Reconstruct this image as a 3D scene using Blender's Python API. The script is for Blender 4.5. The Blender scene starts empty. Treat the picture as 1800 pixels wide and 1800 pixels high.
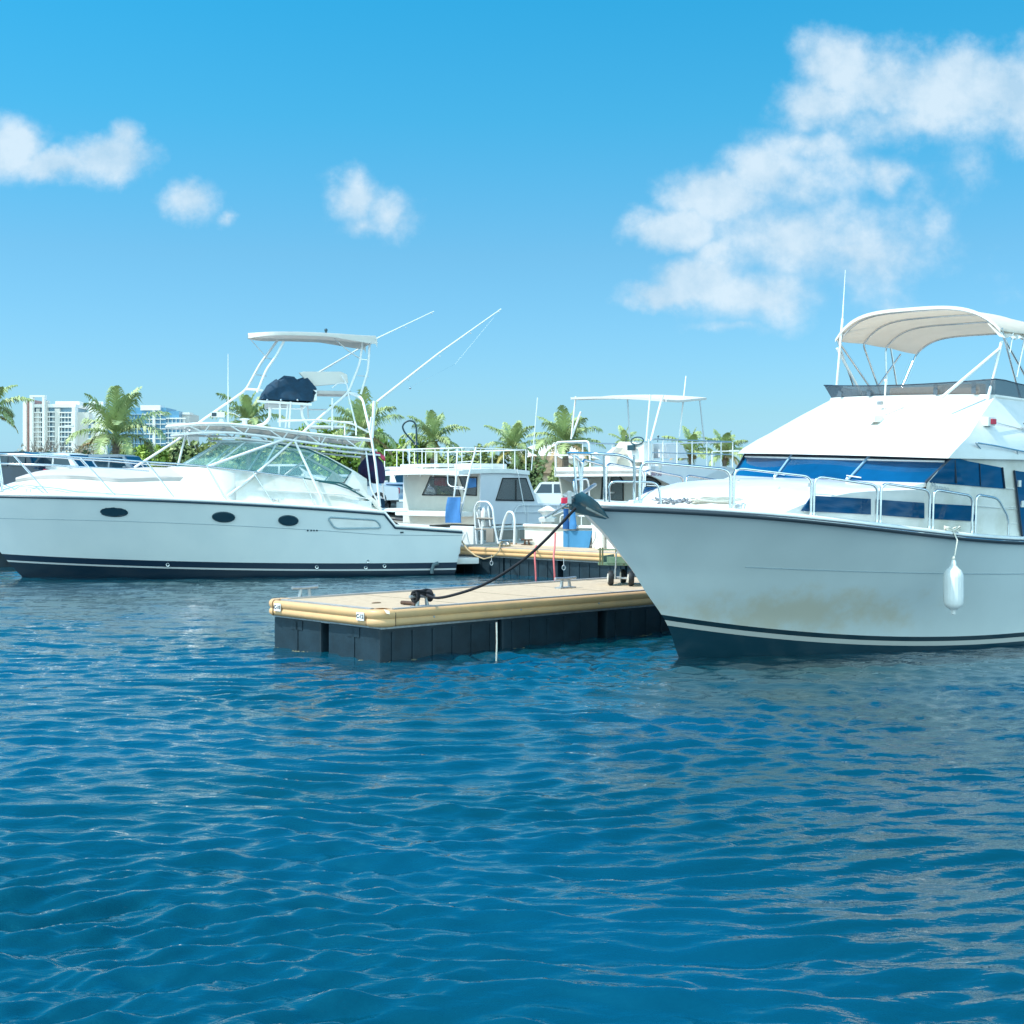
import bpy, bmesh, math, random
import numpy as np
from mathutils import Vector, Matrix
random.seed(7)
S = bpy.context.scene
R = math.radians
PI = math.pi

# ------------------------------------------------------------------ camera
FPX, PCX, PHY, CAMH = 2500.0, 900.0, 856.0, 2.2
cam_d = bpy.data.cameras.new('camera'); cam = bpy.data.objects.new('camera', cam_d)
S.collection.objects.link(cam); S.camera = cam
cam.location = (0, 0, CAMH); cam.rotation_euler = (R(90), 0, 0)
cam_d.sensor_width = 36; cam_d.lens = 36*FPX/1800; cam_d.shift_y = -(900-PHY)/1800
cam_d.clip_start = 0.1; cam_d.clip_end = 9000
S.render.resolution_x = 1024; S.render.resolution_y = 1024

# ------------------------------------------------------------------ light
SUN_AZ = math.atan2(-0.93, -0.22)      # direction to the sun, measured from +Y towards +X
SUN_EL = R(56)
S.view_settings.view_transform = 'Standard'; S.view_settings.look = 'None'
S.view_settings.exposure = 0.9; S.view_settings.gamma = 1
sun_d = bpy.data.lights.new('sun', 'SUN'); sun_d.energy = 2.9; sun_d.angle = R(0.55); sun_d.color = (1, .96, .88)
sun = bpy.data.objects.new('sun', sun_d); S.collection.objects.link(sun)
sdir = Vector((math.sin(SUN_AZ)*math.cos(SUN_EL), math.cos(SUN_AZ)*math.cos(SUN_EL), math.sin(SUN_EL)))
sun.rotation_euler = sdir.to_track_quat('Z', 'Y').to_euler()
W = bpy.data.worlds.new('World'); S.world = W; W.use_nodes = True
nt = W.node_tree; nt.nodes.clear()
def N(t, **k):
    n = nt.nodes.new(t)
    for a, b in k.items(): setattr(n, a, b)
    return n
def LK(a, b): nt.links.new(a, b)
def MATH(op, a, b=None, c=None, clamp=False):
    n = N('ShaderNodeMath', operation=op, use_clamp=clamp)
    for i, v in enumerate((a, b, c)):
        if v is None: continue
        if isinstance(v, (int, float)): n.inputs[i].default_value = v
        else: LK(v, n.inputs[i])
    return n.outputs[0]
def build_world():
    sky = N('ShaderNodeTexSky', sky_type='NISHITA', sun_disc=False, sun_elevation=SUN_EL, sun_rotation=SUN_AZ,
            altitude=0, air_density=1.0, dust_density=0.6, ozone_density=2.0)
    tc = N('ShaderNodeTexCoord')
    sep = N('ShaderNodeSeparateXYZ'); LK(tc.outputs['Generated'], sep.inputs[0])
    # tint by elevation: deeper cyan-blue aloft, pale at the horizon
    ramp = N('ShaderNodeValToRGB'); LK(sep.outputs[2], ramp.inputs[0])
    cr = ramp.color_ramp
    cr.elements[0].position = 0.0; cr.elements[0].color = (0.42, 0.76, 1.30, 1)
    cr.elements[1].position = 0.36; cr.elements[1].color = (0.09, 0.90, 1.04, 1)
    e = cr.elements.new(0.05); e.color = (0.42, 0.70, 0.92, 1)
    e = cr.elements.new(0.16); e.color = (0.36, 0.74, 0.86, 1)
    e = cr.elements.new(0.25); e.color = (0.20, 0.83, 0.94, 1)
    e = cr.elements.new(0.5); e.color = (0.02, 1.0, 1.45, 1)  # above the frame: brightened for what the water reflects
    e = cr.elements.new(0.9); e.color = (0.05, 0.85, 1.3, 1)
    mul = N('ShaderNodeMixRGB', blend_type='MULTIPLY'); mul.inputs[0].default_value = 1
    LK(sky.outputs[0], mul.inputs[1]); LK(ramp.outputs[0], mul.inputs[2])
    # clouds, laid out by direction (u = x/y, v = z/y)
    yy = MATH('MAXIMUM', sep.outputs[1], 0.02)
    u = MATH('DIVIDE', sep.outputs[0], yy); v = MATH('DIVIDE', sep.outputs[2], yy)
    comb = N('ShaderNodeCombineXYZ'); LK(u, comb.inputs[0]); LK(v, comb.inputs[1])
    def noise(scale, detail, rough=0.55, vec=None):
        n = N('ShaderNodeTexNoise', noise_dimensions='3D'); n.inputs['Scale'].default_value = scale
        n.inputs['Detail'].default_value = detail; n.inputs['Roughness'].default_value = rough
        LK(vec or comb.outputs[0], n.inputs['Vector']); return n
    wn = noise(22, 7, .62)
    sub = N('ShaderNodeVectorMath', operation='SUBTRACT'); LK(wn.outputs['Color'], sub.inputs[0]); sub.inputs[1].default_value = (.5, .5, .5)
    sc = N('ShaderNodeVectorMath', operation='SCALE'); LK(sub.outputs[0], sc.inputs[0]); sc.inputs['Scale'].default_value = 0.03
    add = N('ShaderNodeVectorMath', operation='ADD'); LK(comb.outputs[0], add.inputs[0]); LK(sc.outputs[0], add.inputs[1])
    blobs = [(1475,115,85,62,1),(1560,150,120,70,.95),(1660,165,140,75,1),(1790,165,150,85,1),(1440,185,85,52,.9),(1600,215,180,45,.7),
             (1340,300,75,55,.85),(1265,345,95,52,1.2),(1185,398,80,40,1.25),(1400,330,110,70,.55),(1500,290,90,45,.5),(1560,300,40,45,.7),
             (1215,490,85,50,1.35),(1175,518,70,32,1.3),(1320,520,140,52,.85),(1380,420,190,90,.7),(1520,450,170,85,.6),(1640,400,60,110,.42),
             (1490,450,70,22,.7),(1290,578,90,14,.45),(1690,300,50,70,.4),(1560,540,60,30,.35),(1430,255,120,34,.65),(1700,120,110,50,.9),(1250,440,60,30,.8),
             (10,262,75,50,.95),(100,290,110,32,.95),(195,280,80,42,1.05),(215,245,34,34,.9),
             (335,348,46,34,.85),(397,378,18,14,.5),(625,350,52,48,.9),(685,375,58,44,.7),(640,395,60,28,.6)]
    cur = None
    for (px, py, rx, ry, st) in blobs:
        a = N('ShaderNodeVectorMath', operation='SUBTRACT'); LK(add.outputs[0], a.inputs[0])
        a.inputs[1].default_value = ((px-PCX)/FPX, (PHY-py)/FPX, 0)
        b = N('ShaderNodeVectorMath', operation='MULTIPLY'); LK(a.outputs[0], b.inputs[0]); b.inputs[1].default_value = (FPX/rx, FPX/ry, 0)
        l = N('ShaderNodeVectorMath', operation='LENGTH'); LK(b.outputs[0], l.inputs[0])
        m = MATH('MULTIPLY', MATH('SUBTRACT', 1.35, l.outputs['Value']), st)
        cur = m if cur is None else MATH('SMOOTH_MAX', cur, m, 0.15)
    fb = noise(24, 10, .6)
    fb2 = noise(9, 6, .6)
    d = MATH('ADD', cur, MATH('MULTIPLY', MATH('SUBTRACT', fb.outputs['Fac'], .5), 1.45))
    d = MATH('ADD', d, MATH('MULTIPLY', MATH('SUBTRACT', fb2.outputs['Fac'], .5), .9))
    dens = N('ShaderNodeMapRange', interpolation_type='SMOOTHSTEP'); LK(d, dens.inputs[0])
    dens.inputs[1].default_value = 0.0; dens.inputs[2].default_value = 1.0
    fwd = N('ShaderNodeMapRange'); LK(sep.outputs[1], fwd.inputs[0]); fwd.inputs[1].default_value = .03; fwd.inputs[2].default_value = .2
    dd = MATH('MULTIPLY', MATH('MULTIPLY', dens.outputs[0], fwd.outputs[0]), .84)
    cc = N('ShaderNodeValToRGB'); LK(fb.outputs['Fac'], cc.inputs[0])
    cc.color_ramp.elements[0].position = .34; cc.color_ramp.elements[0].color = (2.8, 3.9, 4.8, 1)
    cc.color_ramp.elements[1].position = .62; cc.color_ramp.elements[1].color = (4.2, 4.9, 5.4, 1)
    mix = N('ShaderNodeMixRGB'); LK(dd, mix.inputs[0]); LK(mul.outputs[0], mix.inputs[1]); LK(cc.outputs[0], mix.inputs[2])
    # unseen bright cloud bank added behind the camera to fill the shaded hulls
    bn = N('ShaderNodeTexNoise'); bn.inputs['Scale'].default_value = 2.6; bn.inputs['Detail'].default_value = 7; LK(tc.outputs['Generated'], bn.inputs['Vector'])
    bm_ = N('ShaderNodeMapRange', interpolation_type='SMOOTHSTEP'); LK(bn.outputs['Fac'], bm_.inputs[0]); bm_.inputs[1].default_value = .36; bm_.inputs[2].default_value = .50
    bw = N('ShaderNodeMapRange', interpolation_type='SMOOTHSTEP'); LK(sep.outputs[1], bw.inputs[0]); bw.inputs[1].default_value = .05; bw.inputs[2].default_value = -.25
    be = N('ShaderNodeMapRange', interpolation_type='SMOOTHSTEP'); LK(sep.outputs[2], be.inputs[0]); be.inputs[1].default_value = .95; be.inputs[2].default_value = .6
    bf = MATH('MULTIPLY', MATH('MULTIPLY', bm_.outputs[0], bw.outputs[0]), be.outputs[0])
    mix2 = N('ShaderNodeMixRGB'); LK(bf, mix2.inputs[0]); LK(mix.outputs[0], mix2.inputs[1]); mix2.inputs[2].default_value = (8.6, 12.8, 13.8, 1)
    mix = mix2
    bg = N('ShaderNodeBackground'); bg.inputs[1].default_value = 0.1; LK(mix.outputs[0], bg.inputs[0])
    out = N('ShaderNodeOutputWorld'); LK(bg.outputs[0], out.inputs[0])
build_world()
try:
    W.cycles.sampling_method = 'MANUAL'; W.cycles.sample_map_resolution = 1024
except Exception: pass

# ------------------------------------------------------------------ helpers
col = S.collection
def P(px, py, Y): return Vector(((px-PCX)/FPX*Y, Y, CAMH-(py-PHY)/FPX*Y))
def Pz(px, py, z=0.0):
    Y = (CAMH-z)*FPX/(py-PHY); return Vector(((px-PCX)/FPX*Y, Y, z))
class Frame:
    """local frame of a thing: origin on the water, heading, small heel; picks points on its own planes"""
    def __init__(s, o, deg, roll=0, pitch=0):
        s.o = Vector(o); s.e = (R(roll), R(pitch), R(deg))
        s.M = Matrix.Translation(s.o) @ (Matrix.Rotation(s.e[2], 4, 'Z') @ Matrix.Rotation(s.e[1], 4, 'Y') @ Matrix.Rotation(s.e[0], 4, 'X'))
        s.I = s.M.inverted()
        s.eye = s.I @ Vector((0, 0, CAMH))
    def pick(s, px, py, ax, val):
        q = s.I @ P(px, py, 1.0); d = q - s.eye
        return s.eye + d*((val-s.eye[ax])/d[ax])
    def y(s, px, py, v): return s.pick(px, py, 1, v)
    def x(s, px, py, v): return s.pick(px, py, 0, v)
    def z(s, px, py, v): return s.pick(px, py, 2, v)
    def plan(s, px, py, hb):            # near side (local -y) surface whose half breadth is hb(x)
        lo, hi = 0.0, 16.0
        for _ in range(40):
            m = (lo+hi)/2
            if s.y(px, py, -hb(m)).x > m: lo = m
            else: hi = m
        return s.y(px, py, -hb((lo+hi)/2))
    def root(s, name): 
        o = bpy.data.objects.new(name, None); col.objects.link(o); o.empty_display_size = .3
        o.location = s.o; o.rotation_euler = s.e; return o
def tag(o, label=None, cat=None, group=None, kind=None):
    for k, v in (('label', label), ('category', cat), ('group', group), ('kind', kind)):
        if v: o[k] = v
    return o
def empty(name, loc, rz=0, label=None, cat=None, group=None):
    o = bpy.data.objects.new(name, None); col.objects.link(o); o.location = loc; o.rotation_euler = (0, 0, rz)
    return tag(o, label, cat, group)
def copy_tree(o, parent=None):
    kids = [c for c in bpy.data.objects if c.parent == o]
    c = o.copy(); col.objects.link(c); c.parent = parent
    for k in kids: copy_tree(k, c)
    return c
def fillet(pts, r=.1, n=5, closed=False):
    pts = [Vector(p) for p in pts]; out = []
    L = len(pts)
    for i, p in enumerate(pts):
        if not closed and i in (0, L-1): out.append(p); continue
        a = pts[i-1]-p; b = pts[(i+1) % L]-p
        rr = min(r, a.length*.45, b.length*.45)
        p0 = p+a.normalized()*rr; p1 = p+b.normalized()*rr
        for k in range(n+1):
            t = k/n; out.append(p0*(1-t)**2+p*2*t*(1-t)+p1*t*t)
    return out
class MB:
    def __init__(s): s.v = []; s.f = []; s.at = []
    def add(s, vs, fs):
        b = len(s.v); s.v += [Vector(v) for v in vs]; s.f += [tuple(b+i for i in f) for f in fs]; return s
    def box(s, c, d, rz=0, tilt=None):
        c = Vector(c); hx, hy, hz = d[0]/2, d[1]/2, d[2]/2
        m = Matrix.Rotation(rz, 3, 'Z')
        if tilt is not None: m = m @ tilt
        vs = [c+m @ Vector((x*hx, y*hy, z*hz)) for z in (-1, 1) for y in (-1, 1) for x in (-1, 1)]
        return s.add(vs, [(0,2,3,1),(4,5,7,6),(0,1,5,4),(2,6,7,3),(0,4,6,2),(1,3,7,5)])
    def bbox(s, c, d, b=.01, rz=0):      # box with chamfered edges
        c = Vector(c); m = Matrix.Rotation(rz, 3, 'Z'); h = [x/2 for x in d]; b = min(b, *[x*.49 for x in h])
        bm = bmesh.new(); bmesh.ops.create_cube(bm, size=1)
        for v in bm.verts: v.co = Vector((v.co.x*d[0], v.co.y*d[1], v.co.z*d[2]))
        bmesh.ops.bevel(bm, geom=list(bm.edges), offset=b, segments=2, affect='EDGES', profile=.7)
        bm.verts.index_update()
        s.add([c+m @ v.co for v in bm.verts], [tuple(v.index for v in f.verts) for f in bm.faces]); bm.free(); return s
    def tube(s, pts, r, n=8, closed=False, r2=None, cap=True):
        pts = [Vector(p) for p in pts]; L = len(pts)
        if L < 2: return s
        T = []
        for i in range(L):
            if closed: t = pts[(i+1) % L]-pts[i-1]
            else: t = pts[min(i+1, L-1)]-pts[max(i-1, 0)]
            if t.length < 1e-9: t = Vector((0, 0, 1))
            T.append(t.normalized())
        a = Vector((0, 0, 1)) if abs(T[0].z) < .9 else Vector((1, 0, 0))
        nrm = (a-T[0]*a.dot(T[0])).normalized(); b = len(s.v)
        for i in range(L):
            nrm = (nrm-T[i]*nrm.dot(T[i])).normalized(); bi = T[i].cross(nrm)
            rr = r if r2 is None else r+(r2-r)*i/(L-1)
            for k in range(n):
                an = 2*PI*k/n; s.v.append(pts[i]+nrm*math.cos(an)*rr+bi*math.sin(an)*rr)
        for i in range(L if closed else L-1):
            j = (i+1) % L
            for k in range(n):
                k2 = (k+1) % n; s.f.append((b+i*n+k, b+i*n+k2, b+j*n+k2, b+j*n+k))
        if not closed and cap:
            s.f.append(tuple(b+k for k in range(n-1, -1, -1))); s.f.append(tuple(b+(L-1)*n+k for k in range(n)))
        return s
    def cyl(s, a, b_, r, n=16, r2=None): return s.tube([a, b_], r, n, r2=r2)
    def lathe(s, o, prof, n=20, axis=Vector((0, 0, 1)), lobes=0, la=0):
        o = Vector(o); q = Vector(axis).to_track_quat('Z', 'Y'); b = len(s.v)
        for (r, z) in prof:
            for k in range(n):
                an = 2*PI*k/n; rr = r*(1+(la*math.cos(lobes*an) if lobes else 0))
                s.v.append(o+q @ Vector((rr*math.cos(an), rr*math.sin(an), z)))
        for i in range(len(prof)-1):
            for k in range(n):
                k2 = (k+1) % n; s.f.append((b+i*n+k, b+i*n+k2, b+(i+1)*n+k2, b+(i+1)*n+k))
        s.f.append(tuple(b+k for k in range(n-1, -1, -1))); s.f.append(tuple(b+(len(prof)-1)*n+k for k in range(n)))
        return s
    def prism(s, poly, vec):             # polygon pushed along vec
        poly = [Vector(p) for p in poly]; vec = Vector(vec); n = len(poly)
        vs = poly+[p+vec for p in poly]
        fs = [tuple(range(n)), tuple(range(2*n-1, n-1, -1))]+[(i, i+n, (i+1) % n+n, (i+1) % n) for i in range(n)]
        return s.add(vs, fs)
    def grid(s, rows, closed_u=False):   # rows of equally many points
        b = len(s.v); m = len(rows[0])
        for r_ in rows: s.v += [Vector(p) for p in r_]
        for i in range(len(rows)-1):
            for k in range(m-1): s.f.append((b+i*m+k, b+i*m+k+1, b+(i+1)*m+k+1, b+(i+1)*m+k))
            if closed_u: s.f.append((b+i*m+m-1, b+i*m, b+(i+1)*m, b+(i+1)*m+m-1))
        return s
    def sheet(s, rows, th):              # a surface with thickness th (Vector or down by a number)
        d = Vector((0, 0, -th)) if isinstance(th, (int, float)) else Vector(th)
        m = len(rows[0]); n = len(rows); b = len(s.v)
        s.grid(rows); s.grid([[Vector(p)+d for p in r_][::-1] for r_ in rows])
        def a(i, k): return b+i*m+k
        def c(i, k): return b+n*m+i*m+(m-1-k)
        for k in range(m-1):
            s.f.append((a(0, k+1), a(0, k), c(0, k), c(0, k+1))); s.f.append((a(n-1, k), a(n-1, k+1), c(n-1, k+1), c(n-1, k)))
        for i in range(n-1):
            s.f.append((a(i, 0), a(i+1, 0), c(i+1, 0), c(i, 0))); s.f.append((a(i+1, m-1), a(i, m-1), c(i, m-1), c(i+1, m-1)))
        return s
    def ball(s, c, r, n=10, sc=(1, 1, 1)):
        prof = [(max(1e-4, r*math.sin(PI*i/n)), -r*math.cos(PI*i/n)) for i in range(n+1)]
        b = len(s.v); s.lathe((0, 0, 0), prof, n=n+4)
        for i in range(b, len(s.v)):
            v = s.v[i]; s.v[i] = Vector(c)+Vector((v.x*sc[0], v.y*sc[1], v.z*sc[2]))
        return s
    def build(s, name, m, parent=None, smooth=None, label=None, bevel=0, recalc=True):
        me = bpy.data.meshes.new(name); me.from_pydata([tuple(v) for v in s.v], [], s.f); me.validate()
        if recalc:
            bm = bmesh.new(); bm.from_mesh(me); bmesh.ops.recalc_face_normals(bm, faces=bm.faces)
            if bevel: bmesh.ops.bevel(bm, geom=[e for e in bm.edges if len(e.link_faces) == 2 and e.calc_face_angle(0) > .6], offset=bevel, segments=2, affect='EDGES', profile=.7)
            bm.to_mesh(me); bm.free()
        me.materials.append(m)
        o = bpy.data.objects.new(name, me); col.objects.link(o)
        if parent: o.parent = parent
        if smooth is not None: shade(o, smooth)
        if label: o['label'] = label
        return o
def shade(o, ang=35):
    me = o.data; me.polygons.foreach_set('use_smooth', [True]*len(me.polygons))
    try: me.set_sharp_from_angle(angle=R(ang))
    except Exception: pass

def cut(o, holes):                       # real openings: subtract prisms from a wall
    for (poly, vec) in holes:
        h = MB().prism([Vector(p)-Vector(vec)*.5 for p in poly], vec).build('hole', o.data.materials[0])
        md = o.modifiers.new('cut', 'BOOLEAN'); md.operation = 'DIFFERENCE'; md.object = h; md.solver = 'EXACT'
        hp_o = o.parent; o.parent = None
        bpy.context.view_layer.update(); dg = bpy.context.evaluated_depsgraph_get()
        me = bpy.data.meshes.new_from_object(o.evaluated_get(dg)); o.modifiers.clear(); o.data = me; o.parent = hp_o
        bpy.data.objects.remove(h)

# ------------------------------------------------------------------ materials
MATS = {}
def mat(name, c, rough=.5, metal=0, var=0, vscale=3, bump=0, bscale=60, spec=.5, trans=0, alpha=1, c2=None, coat=0, ior=1.45, sheen=0, stretch=None):
    if name in MATS: return MATS[name]
    m = bpy.data.materials.new(name); m.use_nodes = True; t = m.node_tree; b = t.nodes['Principled BSDF']
    b.inputs['Base Color'].default_value = (*c, 1); b.inputs['Roughness'].default_value = rough
    b.inputs['Metallic'].default_value = metal; b.inputs['Specular IOR Level'].default_value = spec
    b.inputs['IOR'].default_value = ior
    b.inputs['Transmission Weight'].default_value = trans; b.inputs['Alpha'].default_value = alpha
    b.inputs['Coat Weight'].default_value = coat
    if var or c2 or bump:
        tc = t.nodes.new('ShaderNodeTexCoord'); src = tc.outputs['Object']
        if stretch:
            mp = t.nodes.new('ShaderNodeMapping'); mp.inputs['Scale'].default_value = stretch; t.links.new(src, mp.inputs[0]); src = mp.outputs[0]
    if var or c2:
        n = t.nodes.new('ShaderNodeTexNoise'); n.inputs['Scale'].default_value = vscale; n.inputs['Detail'].default_value = 6; n.inputs['Roughness'].default_value = .6
        t.links.new(src, n.inputs['Vector'])
        r = t.nodes.new('ShaderNodeValToRGB'); t.links.new(n.outputs['Fac'], r.inputs[0])
        cc = c2 or tuple(x*(1-var) for x in c)
        r.color_ramp.elements[0].position = .35; r.color_ramp.elements[0].color = (*cc, 1)
        r.color_ramp.elements[1].position = .62; r.color_ramp.elements[1].color = (*c, 1)
        t.links.new(r.outputs[0], b.inputs['Base Color'])
    if bump:
        n = t.nodes.new('ShaderNodeTexNoise'); n.inputs['Scale'].default_value = bscale; n.inputs['Detail'].default_value = 3
        t.links.new(src, n.inputs['Vector'])
        bp = t.nodes.new('ShaderNodeBump'); bp.inputs['Strength'].default_value = 1; bp.inputs['Distance'].default_value = bump
        t.links.new(n.outputs['Fac'], bp.inputs['Height']); t.links.new(bp.outputs[0], b.inputs['Normal'])
    MATS[name] = m; return m
gel = mat('white_gelcoat', (.80, .80, .78), .22, c2=(.70, .70, .67), vscale=1.6, bump=.0006, bscale=9, coat=.3)
gel_old = mat('weathered_gelcoat', (.78, .77, .73), .38, c2=(.62, .60, .53), vscale=2.2, bump=.001, bscale=14)
cream = mat('cream_gelcoat', (.66, .63, .55), .45, var=.10, vscale=2)
chrome = mat('stainless_steel', (.72, .73, .74), .14, 1, var=.1, vscale=20)
alu = mat('painted_aluminium', (.82, .83, .83), .3, .0, var=.05, vscale=6, coat=.3)
canvas = mat('cream_canvas', (.84, .79, .72), .85, var=.06, vscale=5, bump=.002, bscale=30)
white_canvas = mat('white_canvas', (.80, .78, .74), .8, var=.06, vscale=5, bump=.003, bscale=14)
for m_, c_t, f_ in ((canvas, (.90, .82, .72), .45), (white_canvas, (.85, .84, .80), .25)):      # cloth lets light through
    t_ = m_.node_tree; tr = t_.nodes.new('ShaderNodeBsdfTranslucent'); tr.inputs[0].default_value = (*c_t, 1)
    mx = t_.nodes.new('ShaderNodeMixShader'); mx.inputs[0].default_value = f_
    t_.links.new(t_.nodes['Principled BSDF'].outputs[0], mx.inputs[1]); t_.links.new(tr.outputs[0], mx.inputs[2]); t_.links.new(mx.outputs[0], t_.nodes['Material Output'].inputs[0])
rubber = mat('dark_rubber', (.018, .022, .026), .55, var=.3, vscale=12)
galv = mat('galvanised_steel', (.46, .48, .49), .45, .7, var=.25, vscale=15)
navy_cloth = mat('navy_canvas', (.008, .045, .09), .85, var=.35, vscale=6, bump=.006, bscale=9)
blue_cloth = mat('blue_canvas', (.06, .22, .52), .85, var=.2, vscale=5, bump=.004, bscale=10)

# ------------------------------------------------------------------ water
def make_water():
    m = bpy.data.materials.new('sea_water'); m.use_nodes = True; t = m.node_tree; b = t.nodes['Principled BSDF']
    b.inputs['Base Color'].default_value = (.002, .085, .15, 1); b.inputs['Roughness'].default_value = .02
    b.inputs['IOR'].default_value = 1.85; b.inputs['Specular IOR Level'].default_value = .5
    tc = t.nodes.new('ShaderNodeTexCoord')
    def nz(sc, vs, det, dist):
        mp = t.nodes.new('ShaderNodeMapping'); mp.inputs['Scale'].default_value = vs; mp.inputs['Rotation'].default_value = (0, 0, R(12))
        t.links.new(tc.outputs['Object'], mp.inputs[0])
        n = t.nodes.new('ShaderNodeTexNoise'); n.inputs['Scale'].default_value = sc; n.inputs['Detail'].default_value = det; n.inputs['Distortion'].default_value = .4
        t.links.new(mp.outputs[0], n.inputs['Vector'])
        bp = t.nodes.new('ShaderNodeBump'); bp.inputs['Strength'].default_value = 1; bp.inputs['Distance'].default_value = dist
        t.links.new(n.outputs['Fac'], bp.inputs['Height']); return bp
    b1 = nz(4.2, (.6, 1.5, 1), 4, .014); b2 = nz(15, (.6, 1.4, 1), 3, .0055)
    t.links.new(b1.outputs[0], b2.inputs['Normal']); t.links.new(b2.outputs[0], b.inputs['Normal'])
    # slow colour drift of the water body itself
    n = t.nodes.new('ShaderNodeTexNoise'); n.inputs['Scale'].default_value = .22; n.inputs['Detail'].default_value = 2
    t.links.new(tc.outputs['Object'], n.inputs['Vector'])
    r = t.nodes.new('ShaderNodeValToRGB'); t.links.new(n.outputs['Fac'], r.inputs[0])
    r.color_ramp.elements[0].position = .35; r.color_ramp.elements[0].color = (.0008, .038, .052, 1)
    r.color_ramp.elements[1].position = .65; r.color_ramp.elements[1].color = (.0008, .054, .098, 1)
    t.links.new(r.outputs[0], b.inputs['Base Color'])
    nr, nc = 860, 980
    d = 3.2*(90/3.2)**(np.arange(nr)/(nr-1.0)); a = np.linspace(R(-42), R(42), nc)
    ta = np.tan(a)
    Yg = np.repeat(d[:, None], nc, 1); Xg = Yg*ta[None, :]
    cell = (d*(math.log(90/3.2)/(nr-1)))[:, None]
    rng = np.random.RandomState(4)
    Z = np.zeros_like(Xg)
    # slowly varying warp so that crests are not straight
    wx = .35*np.sin(Xg*.55+Yg*.31)+.22*np.sin(Xg*1.1-Yg*.8+1.3); wy = .30*np.sin(Xg*.42-Yg*.5+.7)+.20*np.sin(Xg*1.25+Yg*.6+2)
    patch = .74+.36*np.sin(Xg*.33+Yg*.21+1)*np.sin(Yg*.27-Xg*.12)
    nw = 96
    for i in range(nw):
        lam = .10*(1.7/.10)**(rng.rand()); th = rng.normal(R(92), R(27))
        k = 2*PI/lam; amp = .0054*lam**.85*(1.6 if .16 < lam < .50 else (1.0 if lam < .16 else .42)); ph = rng.rand()*2*PI
        fade = np.clip((lam/cell-2.2)/2.5, 0, 1)
        arg = k*((Xg+wx)*math.cos(th)+(Yg+wy)*math.sin(th))+ph
        w = np.sin(arg); Z += amp*fade*(w+.28*(1-np.cos(2*arg))*.5)
    Z *= patch
    n_ = nr*nc
    co = np.stack([Xg.ravel(), Yg.ravel(), Z.ravel()], 1)
    ii = np.arange(n_).reshape(nr, nc)
    q = np.stack([ii[:-1, :-1], ii[:-1, 1:], ii[1:, 1:], ii[1:, :-1]], -1).reshape(-1, 4)
    # the rest of the basin, a flat sheet just below the troughs
    big = np.array([(-4000, -600, -.09), (4000, -600, -.09), (4000, 90, -.09), (-4000, 90, -.09)])
    co = np.vstack([co, big]); q = np.vstack([q, [[n_, n_+1, n_+2, n_+3]]])
    me = bpy.data.meshes.new('water'); me.vertices.add(len(co)); me.vertices.foreach_set('co', co.astype(np.float32).ravel())
    me.loops.add(q.size); me.loops.foreach_set('vertex_index', q.astype(np.int32).ravel())
    me.polygons.add(len(q)); me.polygons.foreach_set('loop_start', (np.arange(len(q))*4).astype(np.int32))
    me.update(calc_edges=True); me.polygons.foreach_set('use_smooth', [True]*len(q)); me.materials.append(m)
    o = bpy.data.objects.new('water', me); col.objects.link(o); tag(o, kind='structure', label='rippled blue marina water')
make_water()

# ------------------------------------------------------------------ land
def land_h(x, y):
    t = min(1, max(0, (-2.5-x)/9.0)); t = t*t*(3-2*t)
    far = min(1, max(0, (y-53)/6))
    return .75+1.15*t*far
def make_land():
    xs = [-3500, -900, -200, -80]+[(-50+2*i) for i in range(51)]+[80, 200, 900, 3500]
    ys = [52.0, 52.4, 53, 54, 56, 58, 60, 65, 70, 80, 100, 150, 300, 900, 5000]
    rows = []
    rows.append([Vector((x, 51.96, -2)) for x in xs])
    for y in ys:
        rows.append([Vector((x, y, land_h(x, y))) for x in xs])
    m = mat('sandy_ground', (.34, .31, .25), .95, c2=(.22, .20, .16), vscale=.25, bump=.02, bscale=3)
    o = MB().grid(rows).build('ground', m, smooth=60); tag(o, kind='structure')
    y0 = 58
    rd = [[Vector((x, y, land_h(x, y)+.004+.02)) for x in xs[3:-3]] for y in (57, 60, 65, 70, 80)]
    o = MB().grid(rd).build('parking_area', mat('worn_asphalt', (.09, .09, .088), .9, var=.3, vscale=1.2), smooth=60); tag(o, kind='structure')
make_land()

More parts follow.
